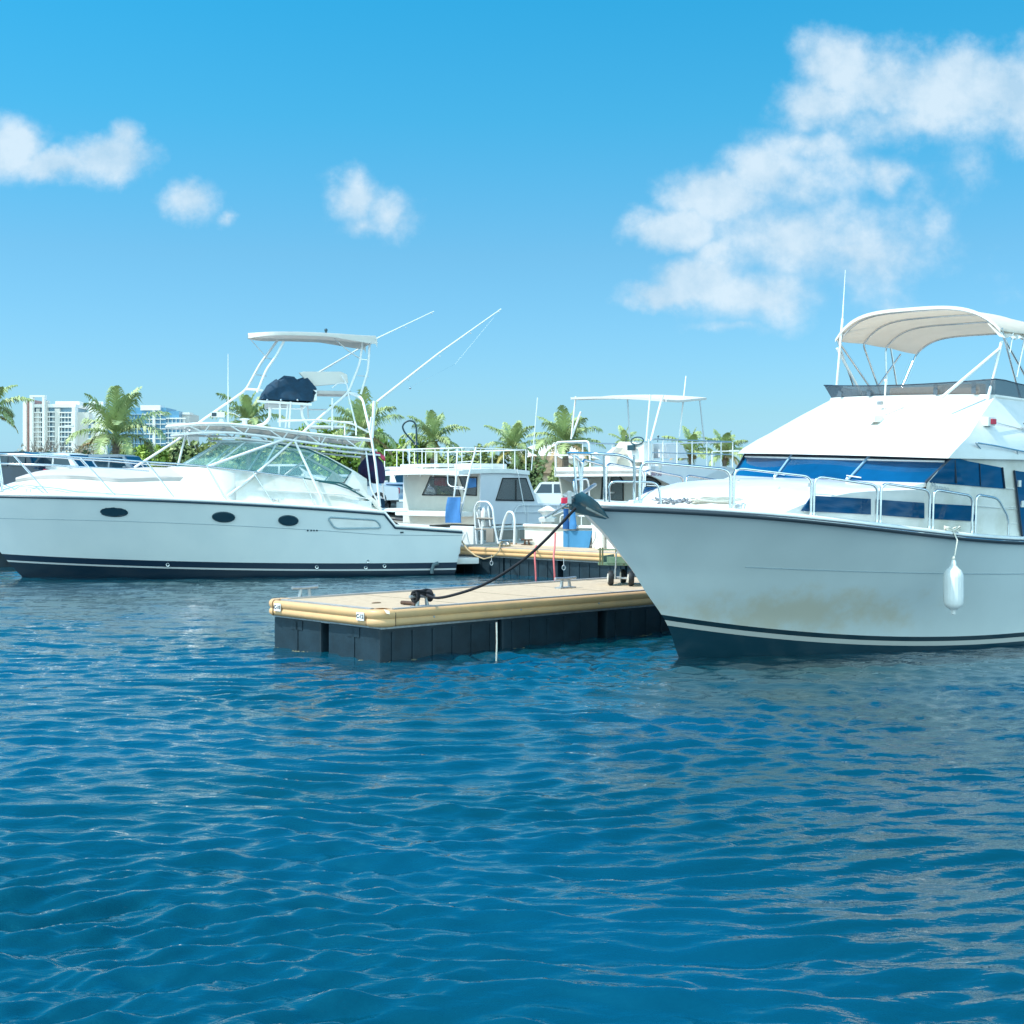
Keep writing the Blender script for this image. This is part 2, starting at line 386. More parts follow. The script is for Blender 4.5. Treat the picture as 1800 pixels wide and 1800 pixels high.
# ------------------------------------------------------------------ docks
deck_m = mat('sand_composite_decking', (.56, .43, .29), .8, c2=(.48, .36, .24), vscale=9, bump=.002, bscale=120)
trim_m = mat('tan_vinyl_bumper', (.68, .41, .19), .42, c2=(.58, .36, .18), vscale=3)
float_m = mat('black_dock_float', (.012, .032, .048), .5, var=.35, vscale=4, bump=.004, bscale=12)
algae_m = mat('dried_algae_crust', (.16, .15, .10), .9, c2=(.05, .07, .05), vscale=10, bump=.01, bscale=40)
galv2 = mat('dock_edge_metal', (.50, .48, .47), .5, .35, var=.15, vscale=5)
def float_dock(o, deg, L, Wd, label, name='floating_dock', z=.66, end=True, group=None, cat='dock'):
    """near long side on local y=0, body to local +y, end face at x=0"""
    f = Frame(o, deg); r = f.root(name); tag(r, label, cat, group)
    e = .075
    MB().box((L/2, Wd/2, z-.03), (L-.16, Wd-.16, .06)).build('deck_board', deck_m, r)
    seam_d = mat('deck_seam', (.22, .18, .13), .9)
    for k in range(1, int(L/1.52)+1): MB().box((k*1.52, Wd/2, z+.0015), (.012, Wd-.26, .003)).build('deck_seam', seam_d, r)
    # metal edging strips
    for (c, d) in (((L/2, .055, z-.0), (L-.5, .055, .05)), ((L/2, Wd-.055, z), (L-.5, .055, .05)), ((.055, Wd/2, z), (.055, Wd-.46, .05))):
        MB().box(c, d).build('edge_strip', galv2, r)
    # extruded bumper: two stacked rounded ribs
    def prof(out):
        pts = [(0, .0), (.035, .002), (.062, -.02), (.07, -.05), (.062, -.085), (.045, -.105), (.06, -.125), (.068, -.155), (.058, -.185), (.02, -.205), (0, -.205)]
        return pts
    def rail(a, b, outv):
        a = Vector(a); b = Vector(b); ov = Vector(outv); rows = []
        for q in (a, b): rows.append([q+ov*(p[0])+Vector((0, 0, p[1]+z+.01)) for p in prof(1)])
        return MB().grid(rows)
    rail((.18, .0, 0), (L, .0, 0), (0, -1, 0)).build('bumper', trim_m, r, smooth=50)
    rail((.18, Wd, 0), (L, Wd, 0), (0, 1, 0)).build('bumper', trim_m, r, smooth=50)
    rail((0, .18, 0), (0, Wd-.18, 0), (-1, 0, 0)).build('bumper', trim_m, r, smooth=50)
    for (cy, sg) in ((0, 1), (Wd, -1)):   # moulded corner caps
        rows = []
        for k in range(9):
            an = PI/2*k/8; rows.append([Vector((.18, cy+sg*.18, 0))+Vector((-math.cos(an)*(.19+p[0]), -sg*math.sin(an)*(.19+p[0]), p[1]*1.06+z+.016)) for p in prof(1)])
        m_ = MB().grid(rows)
        top = [rw[0] for rw in rows]
        m_.add([Vector((.18, cy+sg*.18, z+.02))]+top, [(0, i+1, i+2) for i in range(8)])
        m_.add([Vector((.24, cy+sg*.02, z+.02)), Vector((.24, cy+sg*.2, z+.02)), Vector((.02, cy+sg*.24, z+.02)), Vector((.1, cy+sg*.1, z+.034))], [(0, 1, 3), (1, 2, 3), (0, 3, 2)])
        m_.build('corner_cap', trim_m, r, smooth=50)
    # underframe
    MB().box((L/2, Wd/2, z-.15), (L-.1, Wd-.1, .16)).build('underframe', galv, r)
    # float tubs with ribs
    n = int(L/2.0); w2 = (Wd-.26)/2
    for i in range(n):
        x0 = .04+i*(L/n); x1 = x0+L/n-(.18 if i % 2 else .06)
        for j in range(2):
            y0 = .05+j*(w2+.16); m_ = MB()
            m_.bbox(((x0+x1)/2, y0+w2/2, (z-.22-.35)/2+.0), (x1-x0, w2, z-.22+.35), .035)
            for q in range(int((x1-x0)/.33)):
                m_.box((x0+.2+q*.33, y0+.0+w2/2, .14), (.05, w2+.03, .5))
            if i == 0:
                m_.box((x0-.0, y0+w2/2, .1), (.02, .05, .62)).box((x0-.0, y0+w2/2, .36), (.02, .26, .12))
            m_.build('float_tub', float_m, r)
    if name == 'floating_dock' and deg > 40:
        def crust(p0, dx, dy, L_, n_):
            rows = []
            for q in range(n_+1):
                h = random.uniform(.006, .03); w_ = random.uniform(.004, .03)
                c = Vector(p0)+Vector((dx, dy, 0))*(L_*q/n_); ov = Vector((-abs(dy), -abs(dx), 0))
                rows.append([c+Vector((0, 0, h)), c+ov*w_+Vector((0, 0, h*.4)), c+ov*w_*.6+Vector((0, 0, -.05)), c+Vector((0, 0, -.06))])
            MB().grid(rows).build('algae_line', algae_m, r, smooth=60)
        random.seed(3)
        for j in range(2): crust((.036, .05+j*(w2+.16), .0), 0, 1, w2, 40)
        crust((.06, .032, 0), 1, 0, 5.5, 150)
    return f, r
def cleat(loc, rz, label, sc=1.0, m=None, group='dock cleats', cat='cleat', parent=None):
    c = empty('mooring_cleat', loc, rz, label if not parent else None, cat if not parent else None, group if not parent else None) if not parent else None
    r = c or parent
    b = MB().box((0, 0, .008*sc), (.26*sc, .10*sc, .016*sc))
    for s in (-1, 1): b.tube([(s*.07*sc, 0, .01*sc), (s*.055*sc, 0, .10*sc)], .022*sc, 8, r2=.017*sc)
    b.build('base', m or galv, r, smooth=40)
    h = [(-.17*sc+.34*sc*k/14, 0, .112*sc+.006*sc*abs(k-7)/7) for k in range(15)]
    hb = MB(); hb.tube(h, .017*sc, 8)
    hb.build('horn_bar', m or galv, r, smooth=40)
    return r
fd, fdr = float_dock((Pz(668, 1169).x, Pz(668, 1169).y, 0), 43, 12.3, 2.45, 'nearest tan finger dock on black tubs, its square end tagged C-10 and C-12')
def on_dock(px, py, z=.66):
    return Pz(px, py, z)
# joints of the corner caps, a torn flap, bolt heads along the bumper
dk_j = mat('bumper_joint', (.16, .10, .05), .7)
for (cy, sg) in ((0, 1), (2.45, -1)):
    for (a, b) in (((-.072, cy+sg*.19, .60), (-.072, cy+sg*.19, .47)), ((.19, cy-sg*.072, .64), (.19, cy-sg*.072, .47))):
        MB().tube([a, b], .006, 5).build('cap_joint', dk_j, fdr)
MB().add([(.03, -.035, .69), (.10, -.06, .665), (.075, -.10, .63), (.03, -.09, .64)], [(0, 1, 2, 3)]).build('torn_vinyl_flap', mat('torn_vinyl', (.80, .72, .58), .6), fdr)
for k in range(1, 8): MB().lathe((k*1.52-.7, -.058, .55), [(.014, 0), (.014, .006), (.006, .010)], 8, axis=Vector((0, -1, 0))).build('bolt_head', galv, fdr)
MB().ball((.75, 1.05, .665), .05, 6, (1.6, .8, .2)).build('deck_hatch_ring', dk_j, fdr)
# number plates on the end face
plate_m = mat('white_plate', (.8, .8, .8), .5); ink = mat('black_ink', (.01, .01, .012), .6)
def text_mesh(s, size, m, name, mtx, parent, ext=.001, bold=.0):
    cu = bpy.data.curves.new(name, 'FONT'); cu.body = s; cu.size = size; cu.extrude = ext; cu.offset = bold; cu.align_x = 'CENTER'; cu.align_y = 'CENTER'; cu.resolution_u = 3
    tmp = bpy.data.objects.new('tmp', cu); col.objects.link(tmp); dg = bpy.context.evaluated_depsgraph_get(); dg.update()
    me = bpy.data.meshes.new_from_object(tmp.evaluated_get(dg)); bpy.data.objects.remove(tmp)
    me.transform(mtx); me.materials.clear(); me.materials.append(m)
    o = bpy.data.objects.new(name, me); col.objects.link(o); o.parent = parent; return o
def basis(o, xd, yd):
    xd = Vector(xd).normalized(); yd = Vector(yd).normalized(); zd = xd.cross(yd).normalized(); yd = zd.cross(xd)
    m = Matrix.Identity(4)
    for i in range(3): m[i][0] = xd[i]; m[i][1] = yd[i]; m[i][2] = zd[i]; m[i][3] = o[i]
    return m
for (py_, s_) in ((.30, 'C-12'), (2.14, 'C-10')):
    pl = MB().box((-.078, py_, .585), (.012, .15, .10)).build('number_plate', plate_m, fdr, label='white plate reading '+s_)
    text_mesh(s_, .07, ink, 'lettering', basis((-.0855, py_, .585), (0, -1, 0), (0, 0, 1)), pl, bold=.0022)
# cleats on the finger dock
cl1p = on_dock(536, 1051); cleat(cl1p, R(43+0), 'bare grey cleat on the far edge of the dock, nearest its C-10 corner', 1.25)
cl2p = on_dock(742, 1067); cleat(cl2p, R(43), 'grey cleat with the black mooring line wound round it', 1.2)
cl3p = on_dock(994, 1034); cleat(cl3p, R(43), 'bare grey cleat on the far edge of the dock, near the garden cart', 1.3)
# main walkway behind
WK0 = Vector((-1.38, 36.75, 0))
wk, wkr = float_dock((WK0.x-.28, WK0.y+.30, 0), -47, 16.5, 2.3, 'long tan walkway dock on black tubs with dive boats backed up to it', name='floating_walkway')
lf, lfr = float_dock((-17.0, 37.6, 0), 17, 13.0, 1.6, 'tan dock end glimpsed beyond the bow at the left edge', name='floating_dock')
# the big cover hiding under decks of walkway side: hanging rings
# ropes
rope_black = mat('black_rope', (.012, .013, .018), .8, var=.4, vscale=40, bump=.003, bscale=90)
rope_tan = mat('tan_rope', (.45, .34, .20), .85, var=.3, vscale=60, bump=.003, bscale=90)
rope_white = mat('white_rope', (.72, .69, .60), .85, var=.15, vscale=60, bump=.003, bscale=90)
def catenary(a, b, sag, n=28):
    a = Vector(a); b = Vector(b)
    return [a.lerp(b, k/n)-Vector((0, 0, sag*4*(k/n)*(1-k/n))) for k in range(n+1)]
def rope_mesh(mb, pts, r): 
    pts = [Vector(p) for p in pts]; mb.tube(pts, r, 7); return mb
rp_root = empty('mooring_line', cl2p, 0, 'thick black mooring line sagging from the yacht bow to the dock cleat', 'rope')
def to_local(root, pts): return [Vector(p)-root.location for p in pts]
ropeA = Vector(P(1012, 893, 16.72)); knot = cl2p+Vector((0.02, 0, .16))
pts = [ropeA]+[P(a, b, Y) for (a, b, Y) in ((985, 922, 16.78), (958, 950, 16.85), (925, 980, 16.95), (885, 1008, 17.1), (845, 1030, 17.3), (800, 1045, 17.6), (768, 1051, 17.85))]+[knot+Vector((.03, .0, .0))]
sm = []
for i in range(len(pts)-1):
    p0 = pts[max(i-1, 0)]; p1 = pts[i]; p2 = pts[i+1]; p3 = pts[min(i+2, len(pts)-1)]
    for k in range(6):
        t = k/6; sm.append(.5*((2*p1)+(-p0+p2)*t+(2*p0-5*p1+4*p2-p3)*t*t+(-p0+3*p1-3*p2+p3)*t**3))
sm.append(pts[-1])
MB().tube(to_local(rp_root, sm), .0175, 8).build('line', rope_black, rp_root, smooth=60)
kb = MB(); c_ = cl2p
ax = Vector((math.cos(R(43)), math.sin(R(43)), 0))
for s in (-1, 1):
    for q in range(3):
        ring = [c_+ax*(s*.085+q*.02*s)+Vector((0, 0, .14))+Vector((math.sin(a)*.0-ax.y*math.cos(a)*(.045+.008*q), ax.x*math.cos(a)*(.045+.008*q), math.sin(a)*(.05+.008*q))) for a in np.linspace(0, 2*PI, 18)[:-1]]
        kb.tube(to_local(rp_root, ring), .0165, 7, closed=True)
for q in range(2):
    ring = [c_+Vector((0, 0, .165+q*.03))+ax*math.cos(a)*.15+Vector((-ax.y, ax.x, 0))*math.sin(a)*.05+Vector((0, 0, .02*math.sin(2*a))) for a in np.linspace(0, 2*PI, 24)[:-1]]
    kb.tube(to_local(rp_root, ring), .0165, 7, closed=True)
kb.build('cleat_hitch', rope_black, rp_root, smooth=60)
eye_m = mat('brown_chafe_sleeve', (.10, .055, .035), .8, var=.3, vscale=30)
MB().tube([p-rp_root.location for p in [c_+ax*(-.10)+Vector((0, 0, .03)), on_dock(725, 1064.5)+Vector((0, 0, .03)), on_dock(706, 1063)+Vector((0, 0, .03))]], .026, 8).build('chafe_sleeve', eye_m, rp_root, smooth=60)
# thin hanging line on the side of the finger dock
hp = Pz(873, 1163)
hl = empty('hanging_line', (hp.x, hp.y, 0), 0, 'thin pale line hanging from the dock edge into the water', 'rope')
MB().tube([(0, -.06, .5), (0.004, -.065, .25), (-.004, -.06, .0), (0, -.06, -.2)], .010, 6).build('line', rope_white, hl, smooth=60)

# ================================================================== yacht on the right
def hull_mat(name, bands, c_top, stain=None, bounce_mottle=None):
    """bands: list of (threshold on attribute 'band', colour) from the bottom up; attribute = height above the boot line"""
    m = bpy.data.materials.new(name); m.use_nodes = True; t = m.node_tree; b = t.nodes['Principled BSDF']
    b.inputs['Roughness'].default_value = .28; b.inputs['Coat Weight'].default_value = .35; b.inputs['Coat Roughness'].default_value = .12
    at = t.nodes.new('ShaderNodeAttribute'); at.attribute_name = 'band'
    tc = t.nodes.new('ShaderNodeTexCoord')
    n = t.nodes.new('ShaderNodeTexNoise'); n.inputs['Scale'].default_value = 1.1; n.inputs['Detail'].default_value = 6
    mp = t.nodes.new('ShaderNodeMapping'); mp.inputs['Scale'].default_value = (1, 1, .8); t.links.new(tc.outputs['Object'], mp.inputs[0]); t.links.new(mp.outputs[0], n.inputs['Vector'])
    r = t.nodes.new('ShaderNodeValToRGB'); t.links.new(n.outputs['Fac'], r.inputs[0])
    r.color_ramp.elements[0].position = .3; r.color_ramp.elements[0].color = (*(bounce_mottle or [x*.9 for x in c_top]), 1)  # random paint mottle standing in for light bounced up off the water
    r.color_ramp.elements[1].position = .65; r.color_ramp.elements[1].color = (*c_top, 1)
    cur = r.outputs[0]
    if stain:
        (sx, sz, rx, rz, colr, amt) = stain
        s1 = t.nodes.new('ShaderNodeVectorMath'); s1.operation = 'SUBTRACT'; t.links.new(tc.outputs['Object'], s1.inputs[0]); s1.inputs[1].default_value = (sx, 0, sz)
        s2 = t.nodes.new('ShaderNodeVectorMath'); s2.operation = 'MULTIPLY'; t.links.new(s1.outputs[0], s2.inputs[0]); s2.inputs[1].default_value = (1/rx, 0, 1/rz)
        s3 = t.nodes.new('ShaderNodeVectorMath'); s3.operation = 'LENGTH'; t.links.new(s2.outputs[0], s3.inputs[0])
        n2 = t.nodes.new('ShaderNodeTexNoise'); n2.inputs['Scale'].default_value = 2.6; n2.inputs['Detail'].default_value = 8; n2.inputs['Roughness'].default_value = .65
        t.links.new(tc.outputs['Object'], n2.inputs['Vector'])
        a1 = t.nodes.new('ShaderNodeMath'); a1.operation = 'MULTIPLY_ADD'; t.links.new(n2.outputs['Fac'], a1.inputs[0]); a1.inputs[1].default_value = -2.2; 
        a0 = t.nodes.new('ShaderNodeMath'); a0.operation = 'ADD'; t.links.new(s3.outputs['Value'], a0.inputs[0]); a0.inputs[1].default_value = 1.1
        t.links.new(a0.outputs[0], a1.inputs[2])
        mr = t.nodes.new('ShaderNodeMapRange'); mr.interpolation_type = 'SMOOTHSTEP'; t.links.new(a1.outputs[0], mr.inputs[0]); mr.inputs[1].default_value = 1.15; mr.inputs[2].default_value = .05; mr.inputs[4].default_value = amt
        mx = t.nodes.new('ShaderNodeMixRGB'); t.links.new(mr.outputs[0], mx.inputs[0]); t.links.new(cur, mx.inputs[1]); mx.inputs[2].default_value = (*colr, 1)
        cur = mx.outputs[0]
    for th, c in reversed(bands):        # below th -> colour c
        lt = t.nodes.new('ShaderNodeMath'); lt.operation = 'LESS_THAN'; t.links.new(at.outputs['Fac'], lt.inputs[0]); lt.inputs[1].default_value = th
        mx = t.nodes.new('ShaderNodeMixRGB'); t.links.new(lt.outputs[0], mx.inputs[0]); t.links.new(cur, mx.inputs[1]); mx.inputs[2].default_value = (*c, 1); cur = mx.outputs[0]
    t.links.new(cur, b.inputs['Base Color'])
    # very faint unfairness of the laminate
    n3 = t.nodes.new('ShaderNodeTexNoise'); n3.inputs['Scale'].default_value = 2.0; n3.inputs['Detail'].default_value = 2; t.links.new(tc.outputs['Object'], n3.inputs['Vector'])
    bp = t.nodes.new('ShaderNodeBump'); bp.inputs['Distance'].default_value = .004; t.links.new(n3.outputs['Fac'], bp.inputs['Height']); t.links.new(bp.outputs[0], b.inputs['Normal'])
    return m
def interp(tab, x):
    if x <= tab[0][0]: return tab[0][1]
    for (a, b), (c, d) in zip(tab, tab[1:]):
        if x <= c: return b+(d-b)*(x-a)/(c-a)
    return tab[-1][1]
def smoothtab(tab):          # monotone-ish cubic through the table
    xs = np.array([t[0] for t in tab]); ys = np.array([t[1] for t in tab])
    m = np.gradient(ys, xs)
    def f(x):
        x = min(max(x, xs[0]), xs[-1]); i = int(np.clip(np.searchsorted(xs, x)-1, 0, len(xs)-2)); h = xs[i+1]-xs[i]; t = (x-xs[i])/h
        return float((2*t**3-3*t*t+1)*ys[i]+(t**3-2*t*t+t)*h*m[i]+(-2*t**3+3*t*t)*ys[i+1]+(t**3-t*t)*h*m[i+1])
    return f
def make_hull(root, L, sheer, hb, stem, Bw, nw, m, line, nt_=90, ns=26, draft=-.55, name='hull', endrake=0.0, flare=1.5):
    """sheer(x) height, hb(x) deck half breadth, stem(z) x of the stem, Bw WL half breadth; line(x) = height of boot line"""
    rows_n = []; bands = []
    ts = [(i/nt_)**1.7 for i in range(nt_+1)]
    mb = MB(); grid = {1: [], -1: []}
    for t in ts:
        rn = []; 
        for j in range(ns+1):
            s = j/ns
            # height along this section
            xd = t*L; zs = sheer(xd)
            z = draft+(zs-draft)*s
            xs_ = stem(z); xe = L-endrake*(1-s); x = xs_+(xe-xs_)*t
            f = (1-(1-t)**nw)
            wl = Bw*f
            dk = hb(max(0, t*L))
            if z <= 0:
                q = (z-draft)/(0-draft); y = wl*(.25+.75*max(q, 0)**.6)
            else:
                q = z/zs; y = wl+(dk-wl)*(q**flare)
            rn.append((x, y, z))
        grid[1].append(rn)
    far = [[Vector(p) for p in r_] for r_ in grid[1]]
    near = [[Vector((p[0], -p[1], p[2])) for p in r_] for r_ in grid[1]]
    mb.grid(near); mb.grid([r_[::-1] for r_ in far])
    # transom
    tr = near[-1]+far[-1][::-1]; b = len(mb.v); mb.v += tr; mb.f.append(tuple(range(b, b+len(tr))))
    o = mb.build(name, m, root, smooth=50)
    me = o.data; at = me.attributes.new('band', 'FLOAT', 'POINT')
    at.data.foreach_set('value', [v.co.z-line(v.co.x) for v in me.vertices])
    bm = bmesh.new(); bm.from_mesh(me); bmesh.ops.remove_doubles(bm, verts=bm.verts, dist=.0008); bmesh.ops.recalc_face_normals(bm, faces=bm.faces); bm.to_mesh(me); bm.free()
    shade(o, 50)
    return o, near, far

YF = Frame((2.136-1.69*.809, 18.1-1.69*.588, 0), 36, 2.0)
yr = YF.root('motor_yacht'); tag(yr, 'big white flybridge yacht at the right with a cream sunshade over its upper deck', 'yacht')
YL = 10.9
hbY = smoothtab([(0, .0), (.12, .26), (.35, .52), (.8, .92), (1.4, 1.28), (2.2, 1.58), (3.2, 1.82), (4.4, 1.98), (6, 2.06), (8, 2.08), (10.9, 1.98)])
# heights of the sheer picked along the rubbing strake
shp = [YF.plan(a, b, hbY) for (a, b) in ((1073, 890), (1140, 893), (1205, 897), (1283, 902), (1360, 909), (1430, 917), (1541, 927), (1640, 938), (1720, 946), (1797, 952))]
tab = [(0, 1.955)]+[(p.x, p.z) for p in shp]; tab = [tab[0]]+[t for i, t in enumerate(tab[1:]) if t[0] > .5]

px_ = np.array([t[0] for t in tab]); pz_ = np.array([t[1] for t in tab]); cf = np.polyfit(px_, pz_, 3)
xm = float(px_.max())
def sheerY(x):
    if x <= xm: return float(np.polyval(cf, x))
    return float(np.polyval(cf, xm)+(x-xm)*min(0, np.polyval(np.polyder(cf), xm))*.6)
stemY = smoothtab([(-.55, 2.1), (0, 1.69), (.48, 1.447), (.97, 1.02), (1.15, .88), (1.37, .668), (1.62, .423), (1.86, .13), (1.97, .0), (2.1, -.03)])
lnp = []
for (a, b) in ((1172, 1082), (1300, 1099), (1400, 1109), (1500, 1116), (1600, 1120), (1700, 1119), (1798, 1112)):
    hw = lambda x: max(.0, 1.95*(1-(1-max(0, min(1, (x-1.45)/(YL-1.45))))**2.3)+.06)
    p = YF.plan(a, b, hw); lnp.append((p.x, p.z))

cl = np.polyfit([p[0] for p in lnp], [p[1] for p in lnp], 2)
xlm = max(p[0] for p in lnp)
def lineY(x):
    return float(np.polyval(cl, min(x, xlm)))
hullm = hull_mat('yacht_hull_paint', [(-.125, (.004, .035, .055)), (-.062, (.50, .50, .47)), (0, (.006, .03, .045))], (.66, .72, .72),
                 bounce_mottle=(.60, .66, .66), stain=(3.0, .62, 2.1, .38, (.58, .50, .36), .65))
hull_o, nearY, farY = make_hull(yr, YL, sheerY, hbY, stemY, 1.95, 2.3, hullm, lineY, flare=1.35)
def edge_curve(hb, sh, x0, x1, side=-1, n=60, dy=0, dz=0):
    return [Vector((x0+(x1-x0)*k/n, side*(hb(x0+(x1-x0)*k/n)+dy), sh(x0+(x1-x0)*k/n)+dz)) for k in range(n+1)]
# rub rail wraps round the bow
def around(hb, sh, x1, dy, dz, n=70):
    xs = [x1*(k/n)**1.8 for k in range(n, -1, -1)]
    a = [Vector((x-(.0 if x > .001 else dy), -(hb(x)+(dy if x > .001 else 0)), sh(x)+dz)) for x in xs]
    b = [Vector((p.x, -p.y, p.z)) for p in a[::-1][1:]]
    return a+b
rub_m = mat('dark_rub_rail', (.035, .05, .065), .4)
seam_m = mat('hull_seam', (.30, .38, .42), .5)
MB().tube(around(hbY, sheerY, YL-.02, .004, -.012), .034, 8).build('rub_rail', rub_m, yr, smooth=60)
MB().tube(around(hbY, sheerY, YL-.02, .022, -.006), .014, 6).build('rail_insert', chrome, yr, smooth=60)
MB().tube(around(hbY, sheerY, YL-.02, -.028, .030), .034, 8).build('toe_rail', gel, yr, smooth=60)
# hull moulding line
def hull_y(x, z):
    best = None
    for r_ in nearY:
        pass
    return 0
ln = []
for i, r_ in enumerate(nearY):
    zt = lineY(r_[13].x)*.15+.15+1.10-.03*r_[13].x
    for a, b in zip(r_, r_[1:]):
        if a.z <= zt <= b.z:
            q = a.lerp(b, (zt-a.z)/(b.z-a.z)); 
            if q.x > 1.9: ln.append(q+Vector((0, -.001, 0)))
            break
MB().tube(ln, .006, 5).build('hull_seam_line', seam_m, yr, smooth=60)
# deck
xs = [YL*(k/40)**1.6 for k in range(41)]
MB().grid([[Vector((x, hbY(x)*(-1+2*j/8)*.985, sheerY(x)+.018+.05*(1-(-1+2*j/8)**2))) for j in range(9)] for x in xs]).build('foredeck', gel_old, yr, smooth=60)

def sy(z, x=5):     # near side half width of deckhouse at height z
    return 1.66+(1.84-1.66)*max(0, min(1, (z-1.7)/(2.65-1.7)))-.02-max(0, 4.1-x)*.13
# --- trunk cabin (house forward) : front slope, sides
def yp(px, py, w): return YF.y(px, py, -w)
deckz = lambda x: sheerY(x)+.03
xa = 2.25
tr_rows = []
#  section profiles from the foot of the front slope, going aft: (x, half width bottom, half width top, top z)
TOPZ = 2.34
for (x, zt, crown) in ((2.05, 1.99, .03), (2.30, 2.075, .05), (2.6, 2.15, .06), (3.0, 2.215, .07), (3.3, 2.235, .07), (3.8, 2.25, .07), (4.26, 2.26, .06)):
    row = []
    zb = deckz(x)-.03; wb = sy(zb, x); wt = sy(zt, x)-.02
    row.append(Vector((x, -wb-.03, zb-.05)))
    for k in range(8):
        u = k/7; z = zb+(zt-.03-zb)*u; row.append(Vector((x, -sy(z, x), z)))
    row.append(Vector((x, -wt+.02, zt-.008)))
    for k in range(9):
        u = -1+2*k/8; row.append(Vector((x-.10*(1-u*u)*(1 if x < 3 else .3), u*wt*.95, zt+crown*(1-u*u))))
    row += [Vector((p.x, -p.y, p.z)) for p in row[:10][::-1]]
    tr_rows.append(row)
foot = [Vector((1.93-(.10*(1-(p.y/1.3)**2)), p.y*.93, deckz(1.95)-.03)) for p in tr_rows[0]]
MB().grid([foot]+tr_rows).build('trunk_cabin', gel, yr, smooth=32)
# sill band under the windscreen
SW = 1.72
sill = []
for (px, w) in ((0, 1),):
    pass
WB = dict(x=4.28, w=1.72, z=2.315)      # foot of windscreen
WT = dict(x=4.66, w=1.84, z=2.655)      # head of windscreen (under the brow)
def arcw(x, w, z, bulge, n=16, drop=0):
    return [Vector((x-bulge*(1-u*u), u*w, z-drop*u*u)) for u in [-1+2*k/n for k in range(n+1)]]
bul = .42
foot1 = arcw(4.0, 1.66, 2.255, bul+.06); foot2 = arcw(WB['x'], WB['w'], WB['z'], bul)
mb = MB(); mb.sheet([arcw(3.95, 1.60, 2.20, bul+.05), foot1, [p+Vector((.06, 0, .0)) for p in arcw(WB['x']-.1, WB['w'], WB['z']-.005, bul)], foot2], .05)
mb.build('windscreen_sill', gel, yr, smooth=30)
tint = mat('blue_tinted_glass', (.003, .075, .20), .06, spec=.6, coat=.6, var=.35, vscale=1.3)
tint_dark = mat('dark_tinted_glass', (.006, .03, .055), .05, spec=.6)
frame_m = mat('dark_window_frame', (.02, .035, .06), .35)
# windscreen: one thick curved band
mb = MB(); mb.sheet([foot2, arcw(WT['x'], WT['w'], WT['z'], bul)], Vector((.03, 0, -.02)))
ws = mb.build('windscreen', tint, yr, smooth=40)
def wsp(u, v, off=.012):
    a = Vector((WB['x']-bul*(1-u*u), u*WB['w'], WB['z'])); b = Vector((WT['x']-bul*(1-u*u), u*WT['w'], WT['z']))
    return a.lerp(b, v)+Vector((-off*.7, 0, off*.7))
mull_m = mat('translucent_frame_bar', (.22, .38, .55), .35)
for u in (-1.0, -.43, .30, 1.0):
    MB().tube([wsp(u, 0), wsp(u, 1)], .018, 6).build('mullion', mull_m if abs(u) < .99 else frame_m, ws, smooth=60)
MB().tube([wsp(-.98+1.96*k/24, .80, .006) for k in range(25)], .013, 6).build('header_trim', alu, ws, smooth=60)
MB().sheet([[wsp(-1+2*k/16, .82, .008) for k in range(17)], [wsp(-1+2*k/16, 1.0, .008) for k in range(17)]], Vector((.01, 0, -.005))).build('header_panel', frame_m, ws, smooth=40)
for u in (-.43, .30):     # wiper feet
    MB().tube([wsp(u, .0, .03), wsp(u+.03, .12, .03), wsp(u-.10, .06, .03)], .009, 6).ball(wsp(u, -.01, .03), .022, 6).build('wiper', alu, ws, smooth=60)

# --- deckhouse sides
z_top = 2.645
def side_quad(pts, y0, y1, m, name, parent=yr, th=.03, label=None):
    """polygon (x,z) list lying on the sloping side plane between y0 (bottom z) and y1 (top)"""
    return None
def sp(px, py, off=0.0):
    w = 1.75
    for _ in range(8):
        p = YF.y(px, py, -w); w = sy(p.z, p.x)+off
    return YF.y(px, py, -w)
def both(fn):
    for s in (1, -1): fn(s)
def mir(pts, s): return [Vector((p.x, p.y*s, p.z)) for p in pts]
def prism_y(pts, th, s=1): 
    mb = MB(); mb.prism(mir(pts, s), (0, th*s, 0)); return mb
# side shell: from deck up to the brow, x from 3.9 aft
def side_shell(s):
    rows = []
    for x in (4.25, 4.62, 5.2, 6, 7, 8, 9.2):
        r_ = []
        zt = 2.31 if x < 4.4 else 2.655; zb = deckz(x)-.02
        for k in range(9):
            z = zb+(zt-zb)*k/8
            r_.append(Vector((x, -sy(z, x)*s, z)))
        rows.append(r_)
    mb = MB(); mb.grid(rows); mb.build('deckhouse_side', gel_old, yr, smooth=30)
both(side_shell)
MB().grid([[Vector((9.2, -sy(z), z)), Vector((9.2, sy(z), z))] for z in (1.4, 2.0, 2.66)]).build('deckhouse_bulkhead', gel_old, yr)
# upper side window (wraps back from the windscreen)
def up_win(s):
    o = Vector((0, -.014, 0))
    top = [Vector((WT['x']-.01, -WT['w'], WT['z']))]+[sp(a, b, .014) for a, b in ((1700, 810), (1730, 816), (1762, 822))]
    bot = [Vector((WB['x']-.01, -WB['w'], WB['z']))]+[sp(a, b, .014) for a, b in ((1696, 853), (1728, 856), (1766, 859))]
    MB().sheet([mir([p+(o if i == 0 else Vector()) for i, p in enumerate(top)], s), mir([p+(o*2.5 if i == 0 else Vector()) for i, p in enumerate(bot)], s)], Vector((0, .01*s, 0))).build('side_window', tint, yr)
both(up_win)
def bars(s):
    for (a, b, c, d, w) in ((1678, 808, 1681, 849, .012), (1722, 815, 1724, 854, .006)):
        MB().tube(mir([sp(a, b, .022), sp(c, d, .022)], s), w, 6).build('window_bar', frame_m, yr, smooth=60)
    MB().tube(mir([sp(1762, 822, .022), sp(1766, 858, .022)], s), .014, 6).build('window_frame', frame_m, yr, smooth=60)
both(bars)
